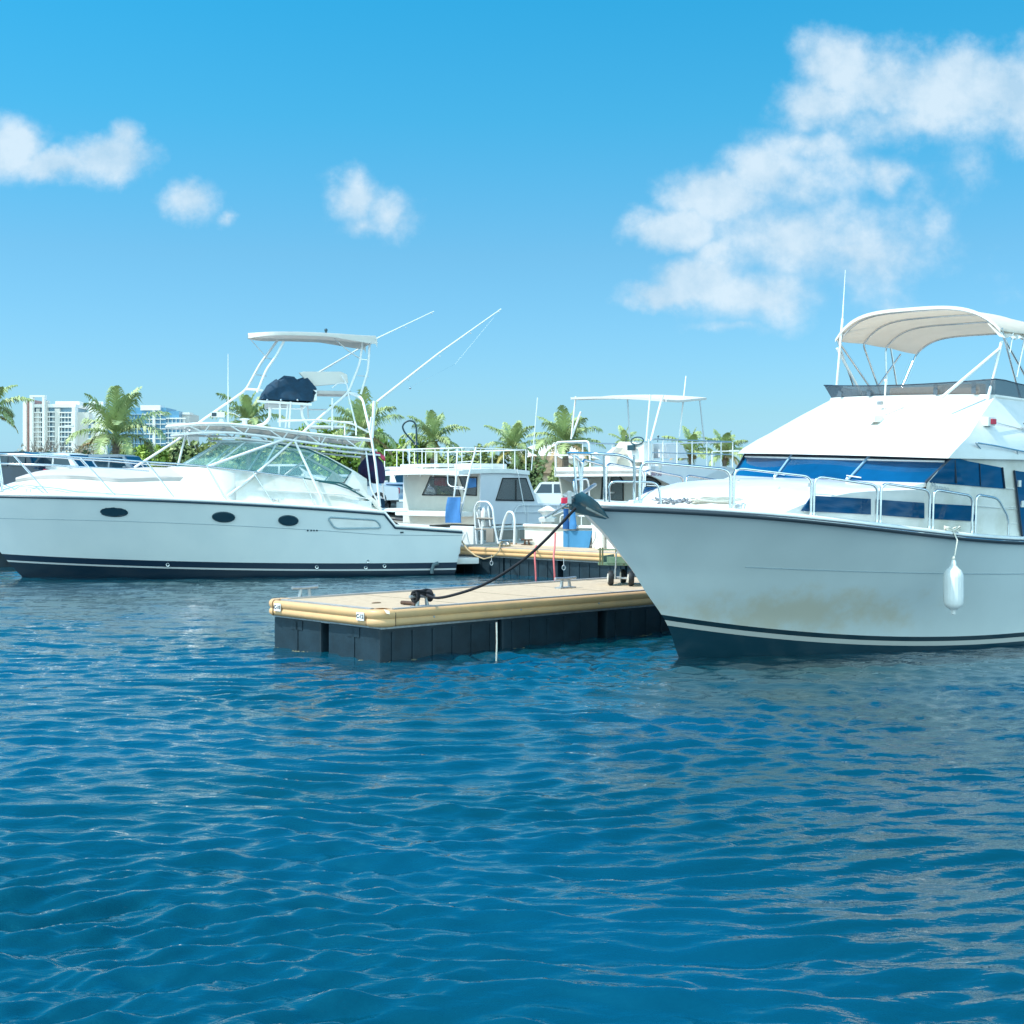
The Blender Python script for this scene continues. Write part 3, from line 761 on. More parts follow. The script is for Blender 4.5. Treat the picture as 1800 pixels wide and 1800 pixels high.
# lower windows
for (A, B) in (((1427, 871), (1531, 877)), ((1541, 878), (1625, 884)), ((1637, 885), (1709, 889))):
    tp_ = [sp(A[0]+(B[0]-A[0])*k/8, A[1]+(B[1]-A[1])*k/8, .018) for k in range(9)]
    x0b = A[0]-(18 if A[0] < 1430 else 0); x1b = B[0]+(6 if B[0] > 1700 else 0)
    bt_ = [sp(x0b+(x1b-x0b)*k/8, A[1]+27+(B[1]-A[1]+.5)*k/8, .018) for k in range(9)]
    both(lambda s: MB().sheet([mir(tp_, s), mir([p.lerp(q, .5) for p, q in zip(tp_, bt_)], s), mir(bt_, s)], Vector((0, .012*s, 0))).build('cabin_window', tint, yr))
both(lambda s: [MB().tube(mir([sp(a, b, .012), sp(c, d, .012)], s), .007, 5).build('moulding_line', gel, yr, smooth=60) for (a, b, c, d) in ((1430, 868, 1790, 892), (1412, 899, 1795, 921), (1713, 889, 1790, 895), (1766, 858, 1788, 860))])
# side door
dpts = [sp(a, b, .012) for a, b in ((1783, 827), (1860, 838), (1870, 952), (1797, 946))]
dr = prism_y(dpts, .014, 1).build('side_door', tint, yr)
MB().tube([sp(1783, 827, .02), sp(1797, 946, .02)], .013, 6).build('door_frame', frame_m, dr, smooth=60)
for (a, b) in ((1792, 850), (1797, 886)): MB().bbox(sp(a, b, .035), (.05, .03, .09), .008).build('door_latch', gel, dr)
prism_y(dpts, .014, -1).build('side_door', tint, yr)
# lettering on the sill side
tp = sp(1652, 857, .004); txm = mat('grey_lettering', (.42, .45, .47), .5)
a_ = sp(1635, 854, .004); b_ = sp(1672, 861, .004)
text_mesh('Marano', .125, txm, 'lettering', basis(sp(1653, 857, .016), b_-a_, (0, 0, 1)), yr)

# --- flybridge moulding
prof = [(4.50, 1.88, 2.645), (4.60, 1.875, 2.72), (4.86, 1.83, 2.86), (5.05, 1.79, 2.95), (5.5, 1.63, 3.21), (6.05, 1.45, 3.50)]
rows = []
for i, (x, w, z) in enumerate(prof):
    bl = .40*(1-i/8.5)
    r_ = [Vector((x-bl*(1-abs(u)**3.2), u*w, z-.012*u*u)) for u in [-1+2*k/22 for k in range(23)]]
    rows.append(r_)
under = [Vector((p.x+.10, p.y*.97, 2.64)) for p in rows[0]]
front = MB(); front.grid([[Vector((p.x+.45, p.y*.9, 2.66)) for p in under], under]+rows)
front.build('flybridge_front', mat('flybridge_gelcoat', (.80, .80, .78), .3, c2=(.66, .64, .57), vscale=1.4, bump=.001, bscale=9, coat=.2), yr, smooth=24)
def fb_side(s):
    rr = []
    rails = [[(x, w, z) for (x, w, z) in prof]]
    base = prof
    out = []
    for x_end in (0, .5, 1.0, 2.0, 3.2):
        out.append([Vector((x+x_end, -w*s*(1 if x_end == 0 else 1), z-.012-(.03*x_end if k > 3 else 0))) for k, (x, w, z) in enumerate(prof)])
    # aft of the raked edge all rows share the same section
    MB().grid(out).build('flybridge_side', gel, yr, smooth=20)
    fin = [Vector((4.6, -1.84*s, 2.645)), Vector((9.2, -1.84*s, 2.645)), Vector((9.2, -1.2*s, 2.645)), Vector((4.6, -1.2*s, 2.645))]
both(fb_side)
MB().box((6.9, 0, 2.66), (4.6, 3.6, .03)).build('flybridge_floor', gel, yr)
# moulded crease across the front and dirt-trap seams
sm_ = mat('gelcoat_crease', (.55, .53, .47), .6)
MB().tube([Vector((4.86-.40*(1-2/8.5)*(1-abs(u)**3.2)-.004, u*1.80, 2.862-.012*u*u)) for u in [-1+2*k/40 for k in range(41)]], .006, 5).build('crease_line', sm_, yr, smooth=60)
for (x, y) in ((2.5, -.2), (2.62, -.75), (2.9, .25), (2.45, .6), (2.9, -1.0)): MB().lathe((x, y, 2.075+(x-2.3)*.25), [(.016, 0), (.016, .06), (.005, .07)], 8).build('deck_fitting', galv, yr)
# top coaming
cm = []
for u in [-1+2*k/24 for k in range(25)]: cm.append(Vector((6.05-.40*(1-6/8.5)*(1-abs(u)**3.2)+.0, u*1.45, 3.50-.012*u*u)))
path = [Vector((9.2, -1.40, 3.34)), Vector((7.5, -1.44, 3.42))]+cm+[Vector((7.5, 1.44, 3.42)), Vector((9.2, 1.40, 3.34))]
MB().tube(path, .028, 8).build('flybridge_coaming', gel, yr, smooth=60)
for k in range(1, 24, 2): MB().ball(cm[k]+Vector((-.04, 0, -.035)), .008, 4).build('screen_fastener', galv, yr)
# smoked venturi screen
smoke = bpy.data.materials.new('smoked_acrylic'); smoke.use_nodes = True
b_ = smoke.node_tree.nodes['Principled BSDF']; b_.inputs['Base Color'].default_value = (.12, .16, .20, 1); b_.inputs['Roughness'].default_value = .08; b_.inputs['Alpha'].default_value = .62
def vent_h(u): return .145+.05*abs(u)**2.2+.015*max(0, -u)
lo = []; hi = []
for k in range(0, 41):
    u = -1+2*k/40; p = Vector((6.05-.118*(1-abs(u)**3.2), u*1.45, 3.50-.012*u*u+.02)); lo.append(p)
    hi.append(p+Vector((-.10, u*.07, vent_h(u))))
loS = [Vector((6.05+d, -1.45+.0*d, 3.50-.05*d+.01)) for d in (2.6, 1.8, 1.0, .5, .2)]; hiS = [p+Vector((-.10 if i > 2 else 0, -.08, h)) for i, (p, h) in enumerate(zip(loS, (.14, .15, .17, .19, .21)))]
lo_ = loS+lo+[Vector((p.x, -p.y, p.z)) for p in loS[::-1]]; hi_ = hiS+hi+[Vector((p.x, -p.y, p.z)) for p in hiS[::-1]]
MB().sheet([lo_, hi_], Vector((.008, 0, 0))).build('wind_screen', smoke, yr, smooth=40)
MB().tube(hi_, .008, 6).build('screen_trim', frame_m, yr, smooth=60)
for k in (4, 12, 28, 36):
    MB().box(lo[k].lerp(hi[k], .5)+Vector((-.006, 0, 0)), (.006, .07, .16)).build('screen_joint', smoke, yr)
# seats seen over the coaming
seat_m = mat('tan_upholstery', (.60, .42, .26), .7, var=.08, vscale=4)
for (x, y, w) in ((6.55, .25, .9), (6.75, -.35, .8)):
    MB().bbox((x, y, 3.56 if w < .85 else 3.52), (.16, w, .30), .05).build('seat_back', seat_m, yr, smooth=40)
MB().bbox((6.7, .05, 3.30), (.9, 2.1, .34), .05).build('seat_base', gel, yr)
MB().box((7.6, 0, 3.0), (.05, 2.7, .6)).build('seat_locker', gel, yr)

# --- bimini
BX0, BX1, BWD = 6.12, 8.05, 1.46
def bim(x, u):
    t = (x-BX0)/(BX1-BX0)
    zc = 4.54+(.235-.12*t)*(1-abs(u)**(3.4+1.4*t))
    zc += .03*math.sin(PI*t)-.10*t
    lift = .0
    return Vector((x+.12*(1-u*u)*(-1 if t < .5 else 0), u*BWD, zc-.14*abs(u)**6))
us = [-1+2*k/30 for k in range(31)]
rows = [[bim(BX0+(BX1-BX0)*i/14, u)+Vector((0, 0, -.012*abs(math.sin(3*PI*i/14)))) for u in us] for i in range(15)]
MB().sheet(rows, .012).build('canopy', canvas, yr, smooth=50)
# front valance and side drop
vf = [bim(BX0, u) for u in us]
MB().sheet([[p+Vector((-.012, 0, .012)) for p in vf], [p+Vector((-.016, 0, -.035)) for p in vf]], Vector((.008, 0, 0))).build('front_hem', white_canvas, yr, smooth=50)
random.seed(5)
ruf = []
nrf = 46
for j in range(5):
    ruf.append([])
for k in range(nrf+1):
    x = BX0-.05+(BX1-BX0+.1)*k/nrf
    p = bim(max(BX0, min(BX1, x)), -1); 
    for j in range(5):
        d = j/4; ruf[j].append(Vector((x+.02*d*math.sin(k*1.9), p.y+.20*(1-d)*1.0-.03-.035*d*math.sin(k*1.3+.5*math.sin(k*.7)), p.z+.09*(1-d)-.10*d-.018*d*math.sin(k*2.3))))
MB().sheet(ruf, Vector((0, .012, 0))).build('side_skirt', white_canvas, yr, smooth=60)
# bows (stainless)
def bow(xb, xt, wb=1.40, zb=3.42, r=.016, name='canopy_bow', dip=.03):
    pts = [Vector((xb, -wb, zb))]
    for u in us: 
        q = bim(max(BX0, min(BX1, xt)), u); pts.append(Vector((xt+(q.x-max(BX0, min(BX1, xt)))*.6, u*(BWD-.03), q.z-dip)))
    pts.append(Vector((xb, wb, zb)))
    MB().tube(fillet(pts, .12, 3), r, 8).build(name, chrome, yr, smooth=60)
bow(7.25, 6.72); bow(7.3, 7.25); bow(7.45, 8.0, r=.015); bow(7.2, 6.16)
def stays(s):
    for (a, b, r, m_) in (((7.25, 1.40, 4.42), (5.78, 1.32, 3.46), .021, alu), ((6.4, 1.43, 4.43), (6.62, 1.42, 3.44), .021, alu), ((6.2, 1.45, 4.45), (6.95, 1.42, 3.42), .014, chrome), ((7.9, 1.45, 4.36), (7.35, 1.42, 3.42), .014, chrome), ((8.0, 1.43, 4.36), (7.1, 1.43, 3.9), .012, chrome)):
        pass
# measured stays: (photo point top, foot, side)
def stay(pt, pf, wt, wf, r, m_, name='canopy_stay'):
    MB().tube([YF.y(*pt, wt), YF.y(*pf, wf)], r, 8).build(name, m_, yr, smooth=60)
stay((1471, 612), (1519, 701), 1.40, 1.30, .021, alu); stay((1472, 597), (1500, 678), 1.42, 1.38, .014, chrome)
stay((1477, 600), (1471, 677), 1.43, 1.43, .013, chrome); stay((1583, 623), (1543, 680), 1.42, 1.38, .015, chrome); stay((1566, 612), (1577, 680), 1.42, 1.40, .016, chrome)
stay((1761, 600), (1736, 703), -1.42, -1.42, .023, alu); stay((1756, 614), (1655, 699), -1.42, -1.15, .023, alu)
stay((1761, 577), (1795, 705), -1.44, -1.42, .014, chrome); stay((1781, 582), (1775, 620), -1.44, -1.43, .012, chrome); stay((1803, 588), (1787, 663), -1.44, -1.43, .012, chrome)
# --- antenna, horn, nav light, handrails
def yrod(pt, pf, y, r, m_, name, r2=None, parent=yr):
    return MB().tube([YF.y(*pf, y), YF.y(*pt, y)], r, 7, r2=r2).build(name, m_, parent, smooth=60)
yrod((1486, 475), (1481, 560), 1.35, .012, alu, 'whip_antenna', .004)
yrod((1481, 560), (1471, 677), 1.35, .020, alu, 'antenna_mast')
# fly front surface point
def fp(px, py):
    x = 5.2
    for _ in range(12):
        p = YF.x(px, py, x); u = max(-1, min(1, p.y/1.6))
        # front face: z(x)
        zz = [(a, c) for a, b, c in prof]
        bl = .40*(1-3.5/8.5)*(1-abs(u)**3.2)
        x = interp([(c, a) for a, b, c in prof], p.z)-bl
    return p
h0 = fp(1556, 728)
lp = MB().tube([h0, Vector((h0.x-.02, h0.y, h0.z+.12)), YF.x(1557, 672, h0.x-.02)], .013, 8); lp.ball(YF.x(1557, 669, h0.x-.02), .024, 7)
lp.build('anchor_light_mast', alu, yr, smooth=60)
hn = fp(1541, 742)
hm = MB(); hm.lathe(hn+Vector((-.12, .0, .05)), [(.03, .0), (.055, .02), (.04, .05), (.03, .20)], 14, axis=Vector((.9, -.1, .1))); hm.bbox(hn+Vector((-.02, 0, .03)), (.20, .13, .07), .02)
hm.build('horn', gel_old, yr, smooth=40)
hm = MB(); hm.bbox(fp(1553, 716)+Vector((-.05, .02, .06)), (.05, .08, .05), .01); hm.build('horn_bracket', galv, yr)
red_m = mat('red_lens', (.55, .02, .06), .25, spec=.6)
nl = YF.y(1741, 741, -1.76); 
nb = MB().bbox(nl+Vector((.0, .06, .0)), (.16, .17, .12), .012).build('nav_light', gel, yr)
MB().bbox(nl+Vector((.02, -.035, .0)), (.10, .02, .07), .006).build('light_lens', red_m, nb)
def hand_rail(s):
    pts = [YF.y(a, b, -w) for a, b, w in ((1724, 790, 1.84), (1714, 778, 1.90), (1752, 784, 1.90), (1790, 792, 1.90), (1850, 803, 1.90), (1853, 815, 1.84))]
    mb = MB().tube(mir(fillet(pts, .05, 4), s), .012, 7)
    mb.tube(mir([YF.y(1787, 792, -1.90), YF.y(1790, 803, -1.84)], s), .011, 7)
    mb.build('grab_rail', chrome, yr, smooth=60)
both(hand_rail)
both(lambda s: MB().tube(mir([YF.y(1745, 741, -1.72), YF.y(1830, 763, -1.72)], s), .009, 6).build('styling_line', gel, yr, smooth=60))
cm2 = MB(); q = YF.y(1794, 752, -1.70); cm2.tube([q, q+Vector((0, -.10, 0))], .012, 6).ball(q+Vector((0, -.1, 0)), .035, 6).tube([q+Vector((-.06, -.1, .06)), q+Vector((.06, -.1, -.06))], .02, 6)
cm2.build('cable_clamp', chrome, yr, smooth=50)

# --- bow rails: rounded hoops on the gunwale
def gp(px, base=True):      # point on the gunwale (deck edge, slightly inboard) under photo column px
    hb2 = lambda x: max(.05, hbY(x)-.09)
    lo_x, hi_x = 0.02, 10.5
    for _ in range(40):
        m_ = (lo_x+hi_x)/2; w_ = YF.M @ Vector((m_, -hb2(m_), sheerY(m_)+.04)); pxx = PCX+FPX*w_.x/w_.y
        if pxx < px: lo_x = m_
        else: hi_x = m_
    return Vector((m_, -hb2(m_), sheerY(m_)+.04))
def zat(p, py):     # height on the vertical through p that lands on photo row py
    q = YF.M @ p; Zw = CAMH-(py-PHY)/FPX*q.y
    return p.z+(Zw-q.z)
hoops = [((1124, 790), (1283, 829)), ((1289, 822), (1425, 838)), ((1430, 837), (1541, 853)), ((1547, 849), (1633, 862)), ((1639, 860), (1708, 872))]
tops = []
for (L_, R_) in hoops[1:]:
    a = gp(L_[0]); b = gp(R_[0]); za = zat(a, L_[1]); zb = zat(b, R_[1])
    def mk(s, a=a, b=b, za=za, zb=zb):
        A = Vector((a.x, a.y, za)); B = Vector((b.x, b.y, zb))
        mb = MB().tube(mir(fillet([a, A, B, b], .12, 6), s), .0165, 8)
        for q in (a, b): mb.lathe(Vector((q.x, q.y*s, q.z-.01)), [(.035, 0), (.035, .012), (.022, .03), (.02, .07)], 10)
        mb.build('bow_rail', chrome, yr, smooth=60)
    both(mk)
a = gp(1714); b = gp(1772); A = Vector((a.x, a.y, zat(a, 869))); Bm = gp(1752); Bm = Vector((Bm.x, Bm.y, zat(Bm, 876)))
both(lambda s: MB().tube(mir(fillet([a, A, Bm, b+Vector((0, 0, .25)), b], .10, 6), s), .0165, 8).build('bow_rail', chrome, yr, smooth=60))
# first hoop and the pulpit
a = gp(1124); b = gp(1283)
mk_top = (Vector((a.x, a.y, zat(a, 811))), Vector((b.x, b.y, zat(b, 826))))
both(lambda s: MB().tube(mir(fillet([a, mk_top[0], mk_top[1], b], .13, 6), s), .0175, 8).build('bow_rail', chrome, yr, smooth=60))
c0 = gp(1114); ctop = Vector((c0.x, c0.y, zat(c0, 812)))
p1 = Vector((.22, -.50, zat(Vector((.22, -.50, 2.0)), 800))); p2 = Vector((.0, -.26, p1.z+.01))
pul = [c0, ctop, p1, p2]; ring = fillet(pul+[Vector((q.x, -q.y, q.z)) for q in pul[::-1]], .12, 5)
MB().tube(ring, .0175, 8).build('pulpit_rail', chrome, yr, smooth=60)
both(lambda s: MB().bbox((c0.x+.02, c0.y*s, c0.z+.03), (.14, .10, .06), .012).build('rail_foot', gel, yr))
for (x, y) in ((.12, .26), (.38, .50)):
    both(lambda s: MB().tube([(x+.06, -y*s, 2.0), (x, -y*s-.03*s, p1.z)], .014, 7).build('pulpit_stanchion', chrome, yr, smooth=60))
both(lambda s: MB().tube(mir(fillet([Vector((.2, -.32, 2.02)), Vector((.16, -.34, 2.28)), Vector((.66, -.66, 2.28)), Vector((.7, -.68, 2.0))], .1, 5), s), .014, 7).build('pulpit_stanchion', chrome, yr, smooth=60))

# --- bow platform, anchor
plat = [Vector((.45, -.34, 1.99)), Vector((-.02, -.20, 1.99)), Vector((-.08, 0, 1.99)), Vector((-.02, .20, 1.99)), Vector((.45, .34, 1.99))]
MB().prism(plat, (0, 0, .045)).build('bow_platform', gel_old, yr, bevel=.01)
rl = MB()
for s in (-1, 1): rl.prism([Vector((.1, s*.07, 2.03)), Vector((-.20, s*.07, 1.93)), Vector((-.24, s*.07, 1.99)), Vector((-.16, s*.07, 2.08)), Vector((.1, s*.07, 2.10))], (0, .012, 0))
rl.cyl((-.19, -.08, 1.98), (-.19, .08, 1.98), .035, 12)
rl.build('bow_roller', chrome, yr, smooth=30)
anchor_m = mat('anchor_steel_blue', (.07, .21, .27), .38, .25, var=.25, vscale=4, coat=.4)
def ap(px, py, y): return YF.y(px, py, y)
an = empty('plough_anchor', (0, 0, 0), 0, 'big dark blue-green plough anchor hanging upturned from the bow roller of the yacht', 'anchor')
def W_(p): return YF.M @ p
# two flukes meeting along a ridge: ridge from (1007,884) to (1067,912)
rdg0 = W_(ap(1004, 879, -.05)); rdg1 = W_(ap(1068, 911, -.42))
up0 = W_(ap(1026, 866, -.30)); upm = W_(ap(1052, 884, -.52)); tip = W_(ap(1071, 911, -.50))
lo0 = W_(ap(988, 889, .12)); lom = W_(ap(1012, 901, .10)); lom2 = W_(ap(1040, 908, -.08)); tip2 = W_(ap(1064, 913, -.38))
thn = W_(Vector((0, 0, 0)))-W_(Vector((.02, -.012, -.012)))
f1 = MB().sheet([[rdg0, rdg0.lerp(rdg1, .33), rdg0.lerp(rdg1, .66), rdg1], [rdg0.lerp(up0, .5)+Vector((0, -.03, .01)), rdg0.lerp(upm, .5)+Vector((.03, -.05, .02)), rdg1.lerp(upm, .45)+Vector((0, -.03, .01)), rdg1.lerp(tip, .6)], [up0, up0.lerp(upm, .55)+Vector((0, 0, .012)), upm, tip]], thn)
f1.build('fluke', anchor_m, an, smooth=60)
f2 = MB().sheet([[rdg0, rdg0.lerp(rdg1, .33), rdg0.lerp(rdg1, .66), rdg1], [lo0, lom, lom2, tip2]], thn); f2.build('fluke', anchor_m, an, smooth=60)
rm = mat('worn_anchor_edge', (.36, .37, .35), .5, .2, var=.2, vscale=9)
MB().tube([rdg0.lerp(rdg1, .42)+Vector((0, -.03, 0)), rdg0.lerp(rdg1, .7)+Vector((0, -.035, 0)), rdg1+Vector((0, -.03, 0))], .022, 6, r2=.008).build('ridge', rm, an, smooth=60)
# shank
s0 = W_(ap(1046, 852, .25)); s1 = W_(ap(1003, 882, -.12)); s2 = W_(ap(958, 910, -.20))
MB().tube([s0, s1], .024, 8).build('shank', galv, an, smooth=60)
MB().tube([s1, s2], .012, 7).build('shank_bar', galv, an, smooth=60)
MB().bbox(s1+Vector((-.015, -.02, .05)), (.05, .05, .16), .012).build('shackle', galv, an)
rb = MB(); q = W_(ap(994, 880, -.1)); rb.bbox(q, (.10, .05, .07), .015, rz=.2); rb.build('red_marker', mat('red_tape', (.75, .03, .08), .6), an)
gp_ = MB(); q = W_(ap(1003, 869, .1)); gp_.sheet([[q+Vector((-.10, 0, .0)), q+Vector((-.0, 0, .045))], [q+Vector((-.02, -.02, -.06)), q+Vector((.09, 0, -.02))]], Vector((.0, .02, 0))); gp_.build('guard_plate', galv, an)

# --- chain, rope coil, cleat, fender
random.seed(11)
q0 = gp(1150)
ch = MB()
base = YF.M @ Vector((q0.x+.25, q0.y+.17, q0.z+.0))
c1 = empty('anchor_chain', base, R(36), 'heap of grey chain on the foredeck edge beside a cream rope', 'chain')
for k in range(46):
    u = k/45; o_ = Vector((-.05+.55*u+random.uniform(-.04, .04), random.uniform(-.09, .07)+.0, .02+random.uniform(0, .055)))
    ax_ = Vector((random.uniform(-1, 1), random.uniform(-1, 1), random.uniform(-.4, .4))).normalized(); q = ax_.to_track_quat('X', 'Z')
    ring = [o_+q @ Vector((math.cos(a)*.034, math.sin(a)*.020, 0)) for a in np.linspace(0, 2*PI, 11)[:-1]]
    ch.tube(ring, .0075, 5, closed=True)
ch.build('chain', galv, c1, smooth=60)
c2 = empty('rope_coil', YF.M @ Vector((q0.x+.95, q0.y-.02, q0.z+.0)), R(33), 'flaked cream rope lying beside the chain on the foredeck', 'rope')
rc = MB()
for k in range(9):
    w = .30+random.uniform(-.05, .06); h = .03+.014*(k % 5); yo = random.uniform(-.05, .06)
    ring = [Vector((math.cos(a)*w+.04*(k % 3), math.sin(a)*(.045+.01*(k % 4))+yo, h+.012*math.sin(a*2+k))) for a in np.linspace(0, 2*PI, 26)[:-1]]
    rc.tube(ring, .011, 6, closed=True)
rc.build('rope', rope_white, c2, smooth=60)
gq = gp(1675); gq.y += .0
cbase = Vector((gq.x, gq.y, gq.z))
cb = MB(); cb.box(cbase+Vector((0, 0, .0)), (.16, .05, .02)); 
for s in (-1, 1): cb.cyl(cbase+Vector((s*.035, 0, 0)), cbase+Vector((s*.03, 0, .05)), .012, 8)
cb.tube([cbase+Vector((-.13, 0, .065)), cbase+Vector((0, 0, .055)), cbase+Vector((.13, 0, .065))], .012, 8)
cb.build('deck_cleat', chrome, yr, smooth=50)
# fender hanging on the near side
def hb3(x): return hbY(x)+.02
ft = YF.plan(1681, 945, hb3)
fx = ft.x-.03
ftop = YF.M @ Vector((fx, -hbY(fx)-.055, sheerY(fx)-.05))
fe = empty('fender', ftop, 0, 'white ribbed fender hanging on a cord against the yacht hull', 'fender')
Yf = ftop.y
def fz(py): return (CAMH-(py-PHY)/FPX*(Yf-.05))-ftop.z
cx_off = P(1676, 1030, Yf-.1).x-ftop.x
ctop = YF.M @ Vector((fx, -hbY(fx)+.02, sheerY(fx)+.085))-ftop
fl = Vector((cx_off, -.10, 0))
H0 = fz(1000); H1 = fz(1071); 
pr = [(.012, fz(1080)), (.028, fz(1079)), (.032, fz(1072)), (.05, fz(1070)), (.095, fz(1066)), (.118, fz(1060)), (.122, fz(1050)), (.122, fz(1015)), (.118, fz(1009)), (.095, fz(1002)), (.055, fz(997)), (.035, fz(993)), (.034, fz(988)), (.02, fz(984)), (.012, fz(983))]
mbf = MB(); mbf.lathe((fl.x, fl.y, 0), pr, 56, lobes=18, la=.02); mbf.build('fender_body', mat('white_vinyl', (.82, .82, .80), .35, spec=.5, c2=(.74, .74, .72), vscale=5, stretch=(4, 4, .6)), fe, smooth=60)
MB().tube([ctop, Vector((.0, -.02, .0)), Vector((fl.x*.7, fl.y*.8, fz(975))), Vector((fl.x, fl.y, fz(986)))], .011, 7).ball((fl.x, fl.y, fz(981)), .026, 6).build('fender_cord', rope_white, fe, smooth=60)
kn = MB()
for k in range(3):
    ring = [ctop+Vector((.10*math.cos(a)-.0, .02*math.sin(a), .0+.03*math.sin(a*2+k)+.005*k)) for a in np.linspace(0, 2*PI, 16)[:-1]]
    kn.tube(ring, .010, 6, closed=True)
kn.build('cord_hitch', rope_white, fe, smooth=60)

# ================================================================== express cruiser on the left
BOW = Pz(42, 1017)
LF = Frame((BOW.x-1.15*math.cos(R(17)), BOW.y-1.15*math.sin(R(17)), 0), 17, 0)
lr = LF.root('sport_cruiser'); tag(lr, 'long low white cruiser at the left with a tall tuna tower and navy bottom stripe', 'motorboat')
LL = 11.6
hbL = smoothtab([(0, .0), (.15, .24), (.5, .62), (1.0, 1.0), (1.8, 1.38), (2.8, 1.66), (4, 1.84), (5.5, 1.92), (7.5, 1.92), (9.5, 1.86), (11.6, 1.76)])
shp = [LF.plan(a, b, hbL) for (a, b) in ((2, 872), (60, 873), (120, 875), (200, 878), (300, 881), (400, 885), (500, 890), (600, 896), (660, 902), (676, 905))]
tL = [(p.x, p.z) for p in shp]; cfL = np.polyfit([t[0] for t in tL], [t[1] for t in tL], 2); xs0 = tL[0][0]; xs1 = tL[-1][0]

s2 = [LF.plan(a, b, hbL) for (a, b) in ((690, 927), (750, 931), (810, 935))]
def sheerL0(x): return float(np.polyval(cfL, x))
stepx0 = xs1; stepx1 = s2[0].x
def sheerL(x):
    if x <= stepx0: return sheerL0(x)
    if x <= stepx1: t = (x-stepx0)/(stepx1-stepx0); return sheerL0(stepx0)*(1-t)+s2[0].z*t
    return s2[0].z+(x-stepx1)*(s2[-1].z-s2[0].z)/(s2[-1].x-s2[0].x)
stemL = smoothtab([(-.55, 1.75), (0, 1.15), (.5, .72), (1.0, .40), (1.5, .14), (1.95, -.02), (2.2, -.08)])
lnp = []
for (a, b) in ((35, 975), (200, 983), (450, 989), (650, 990), (790, 989)):
    hw = lambda x: max(.0, 1.72*(1-(1-max(0, min(1, (x-.8)/(LL-.8))))**2.6)+.05)
    p = LF.plan(a, b, hw); lnp.append((p.x, p.z))

clL = np.polyfit([p[0] for p in lnp], [p[1] for p in lnp], 2)
def lineL(x): return float(np.polyval(clL, min(max(x, .3), 11)))
hullL = hull_mat('cruiser_hull_paint', [(-.185, (.004, .018, .035)), (-.145, (.55, .56, .56)), (0, (.004, .02, .045))], (.68, .73, .73), bounce_mottle=(.62, .68, .69))
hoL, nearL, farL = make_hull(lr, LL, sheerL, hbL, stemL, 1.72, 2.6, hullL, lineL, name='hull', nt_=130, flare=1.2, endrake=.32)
MB().tube(around(hbL, sheerL, LL-.03, .006, -.012), .026, 8).build('rub_rail', mat('navy_rub_rail', (.01, .035, .06), .4), lr, smooth=60)
MB().tube(around(hbL, sheerL, LL-.03, -.03, .040), .045, 8).build('gunwale', gel, lr, smooth=60)
seam = []
for r_ in nearL:
    zt = sheerL0(min(r_[20].x, 9.5))-.52
    if r_[20].x > 9.5: zt = sheerL0(9.5)-.52-(r_[20].x-9.5)*.02
    for a, b in zip(r_, r_[1:]):
        if a.z <= zt <= b.z: seam.append(a.lerp(b, (zt-a.z)/(b.z-a.z))+Vector((0, -.001, 0))); break
MB().tube(seam[4:], .007, 5).build('hull_seam_line', seam_m, lr, smooth=60)
def hully(x, z, s=-1):     # half breadth at (x, z)
    best = min(range(len(nearL)), key=lambda i: abs(nearL[i][18].x-x)); r_ = nearL[best]
    for a, b in zip(r_, r_[1:]):
        if a.z <= z <= b.z: return -(a.y+(b.y-a.y)*(z-a.z)/(b.z-a.z))
    return 1.7
def hp_(px, py, off=.0):
    w = 1.8
    for _ in range(8):
        p = LF.y(px, py, -w); w = hully(p.x, p.z)+off
    return LF.y(px, py, -w)
port_m = mat('porthole_glass', (.004, .03, .05), .08, spec=.6); port_f = mat('porthole_frame', (.02, .06, .08), .3)
for (px, py, w, h) in ((200, 900, 24, 7.5), (393, 909, 19, 8), (507, 915, 16.5, 8)):
    ring = [hp_(px+w*math.cos(a), py+h*math.sin(a)+w*math.cos(a)*.04, .012) for a in np.linspace(0, 2*PI, 33)[:-1]]
    o = MB().tube(ring, .022, 6, closed=True).build('porthole', port_f, lr, smooth=60)
    MB().prism([p+Vector((0, -.045, 0)) for p in ring], (0, .07, 0)).build('pane', port_m, o)
# air intake recess on the aft quarter
ip = [hp_(a, b, .012) for a, b in ((575, 909), (662, 914), (671, 928), (588, 929))]
MB().tube(fillet(ip, .12, 5, closed=True), .022, 6, closed=True).build('intake_shade_rim', mat('recess_shadow_blue', (.30, .40, .44), .5), lr, smooth=60)  # blue-grey rim: shade around the recess put into the colour
MB().prism([p.lerp(sum(ip, Vector())/4, .06)+Vector((0, .004, 0)) for p in ip], (0, .02, 0)).build('intake_panel', gel, lr)
for px in (541, 547, 552, 557, 705, 708): MB().ball(hp_(px, 932.5 if px < 600 else 936, .004), .022, 6).build('drain_hole', port_m, lr)
for (px, py) in ((295, 993), (557, 997), (643, 998), (676, 995), (647, 987)):
    c = hp_(px, py, .012); ring = [c+Vector((.035*math.cos(a), 0, .035*math.sin(a))) for a in np.linspace(0, 2*PI, 13)[:-1]]
    MB().tube(ring, .012, 5, closed=True).build('outlet_ring', chrome, lr, smooth=60)
MB().tube([hp_(770, 990, .02), hp_(762, 993, .05), hp_(759, 1003, .06), hp_(759, 1008, .06)], .05, 8).build('exhaust_elbow', mat('exhaust_grey', (.10, .15, .17), .5), lr, smooth=60)
# swim platform
MB().bbox((LL+.12, 0, .34), (.70, 3.1, .16), .05).build('swim_platform', gel, lr, smooth=40)

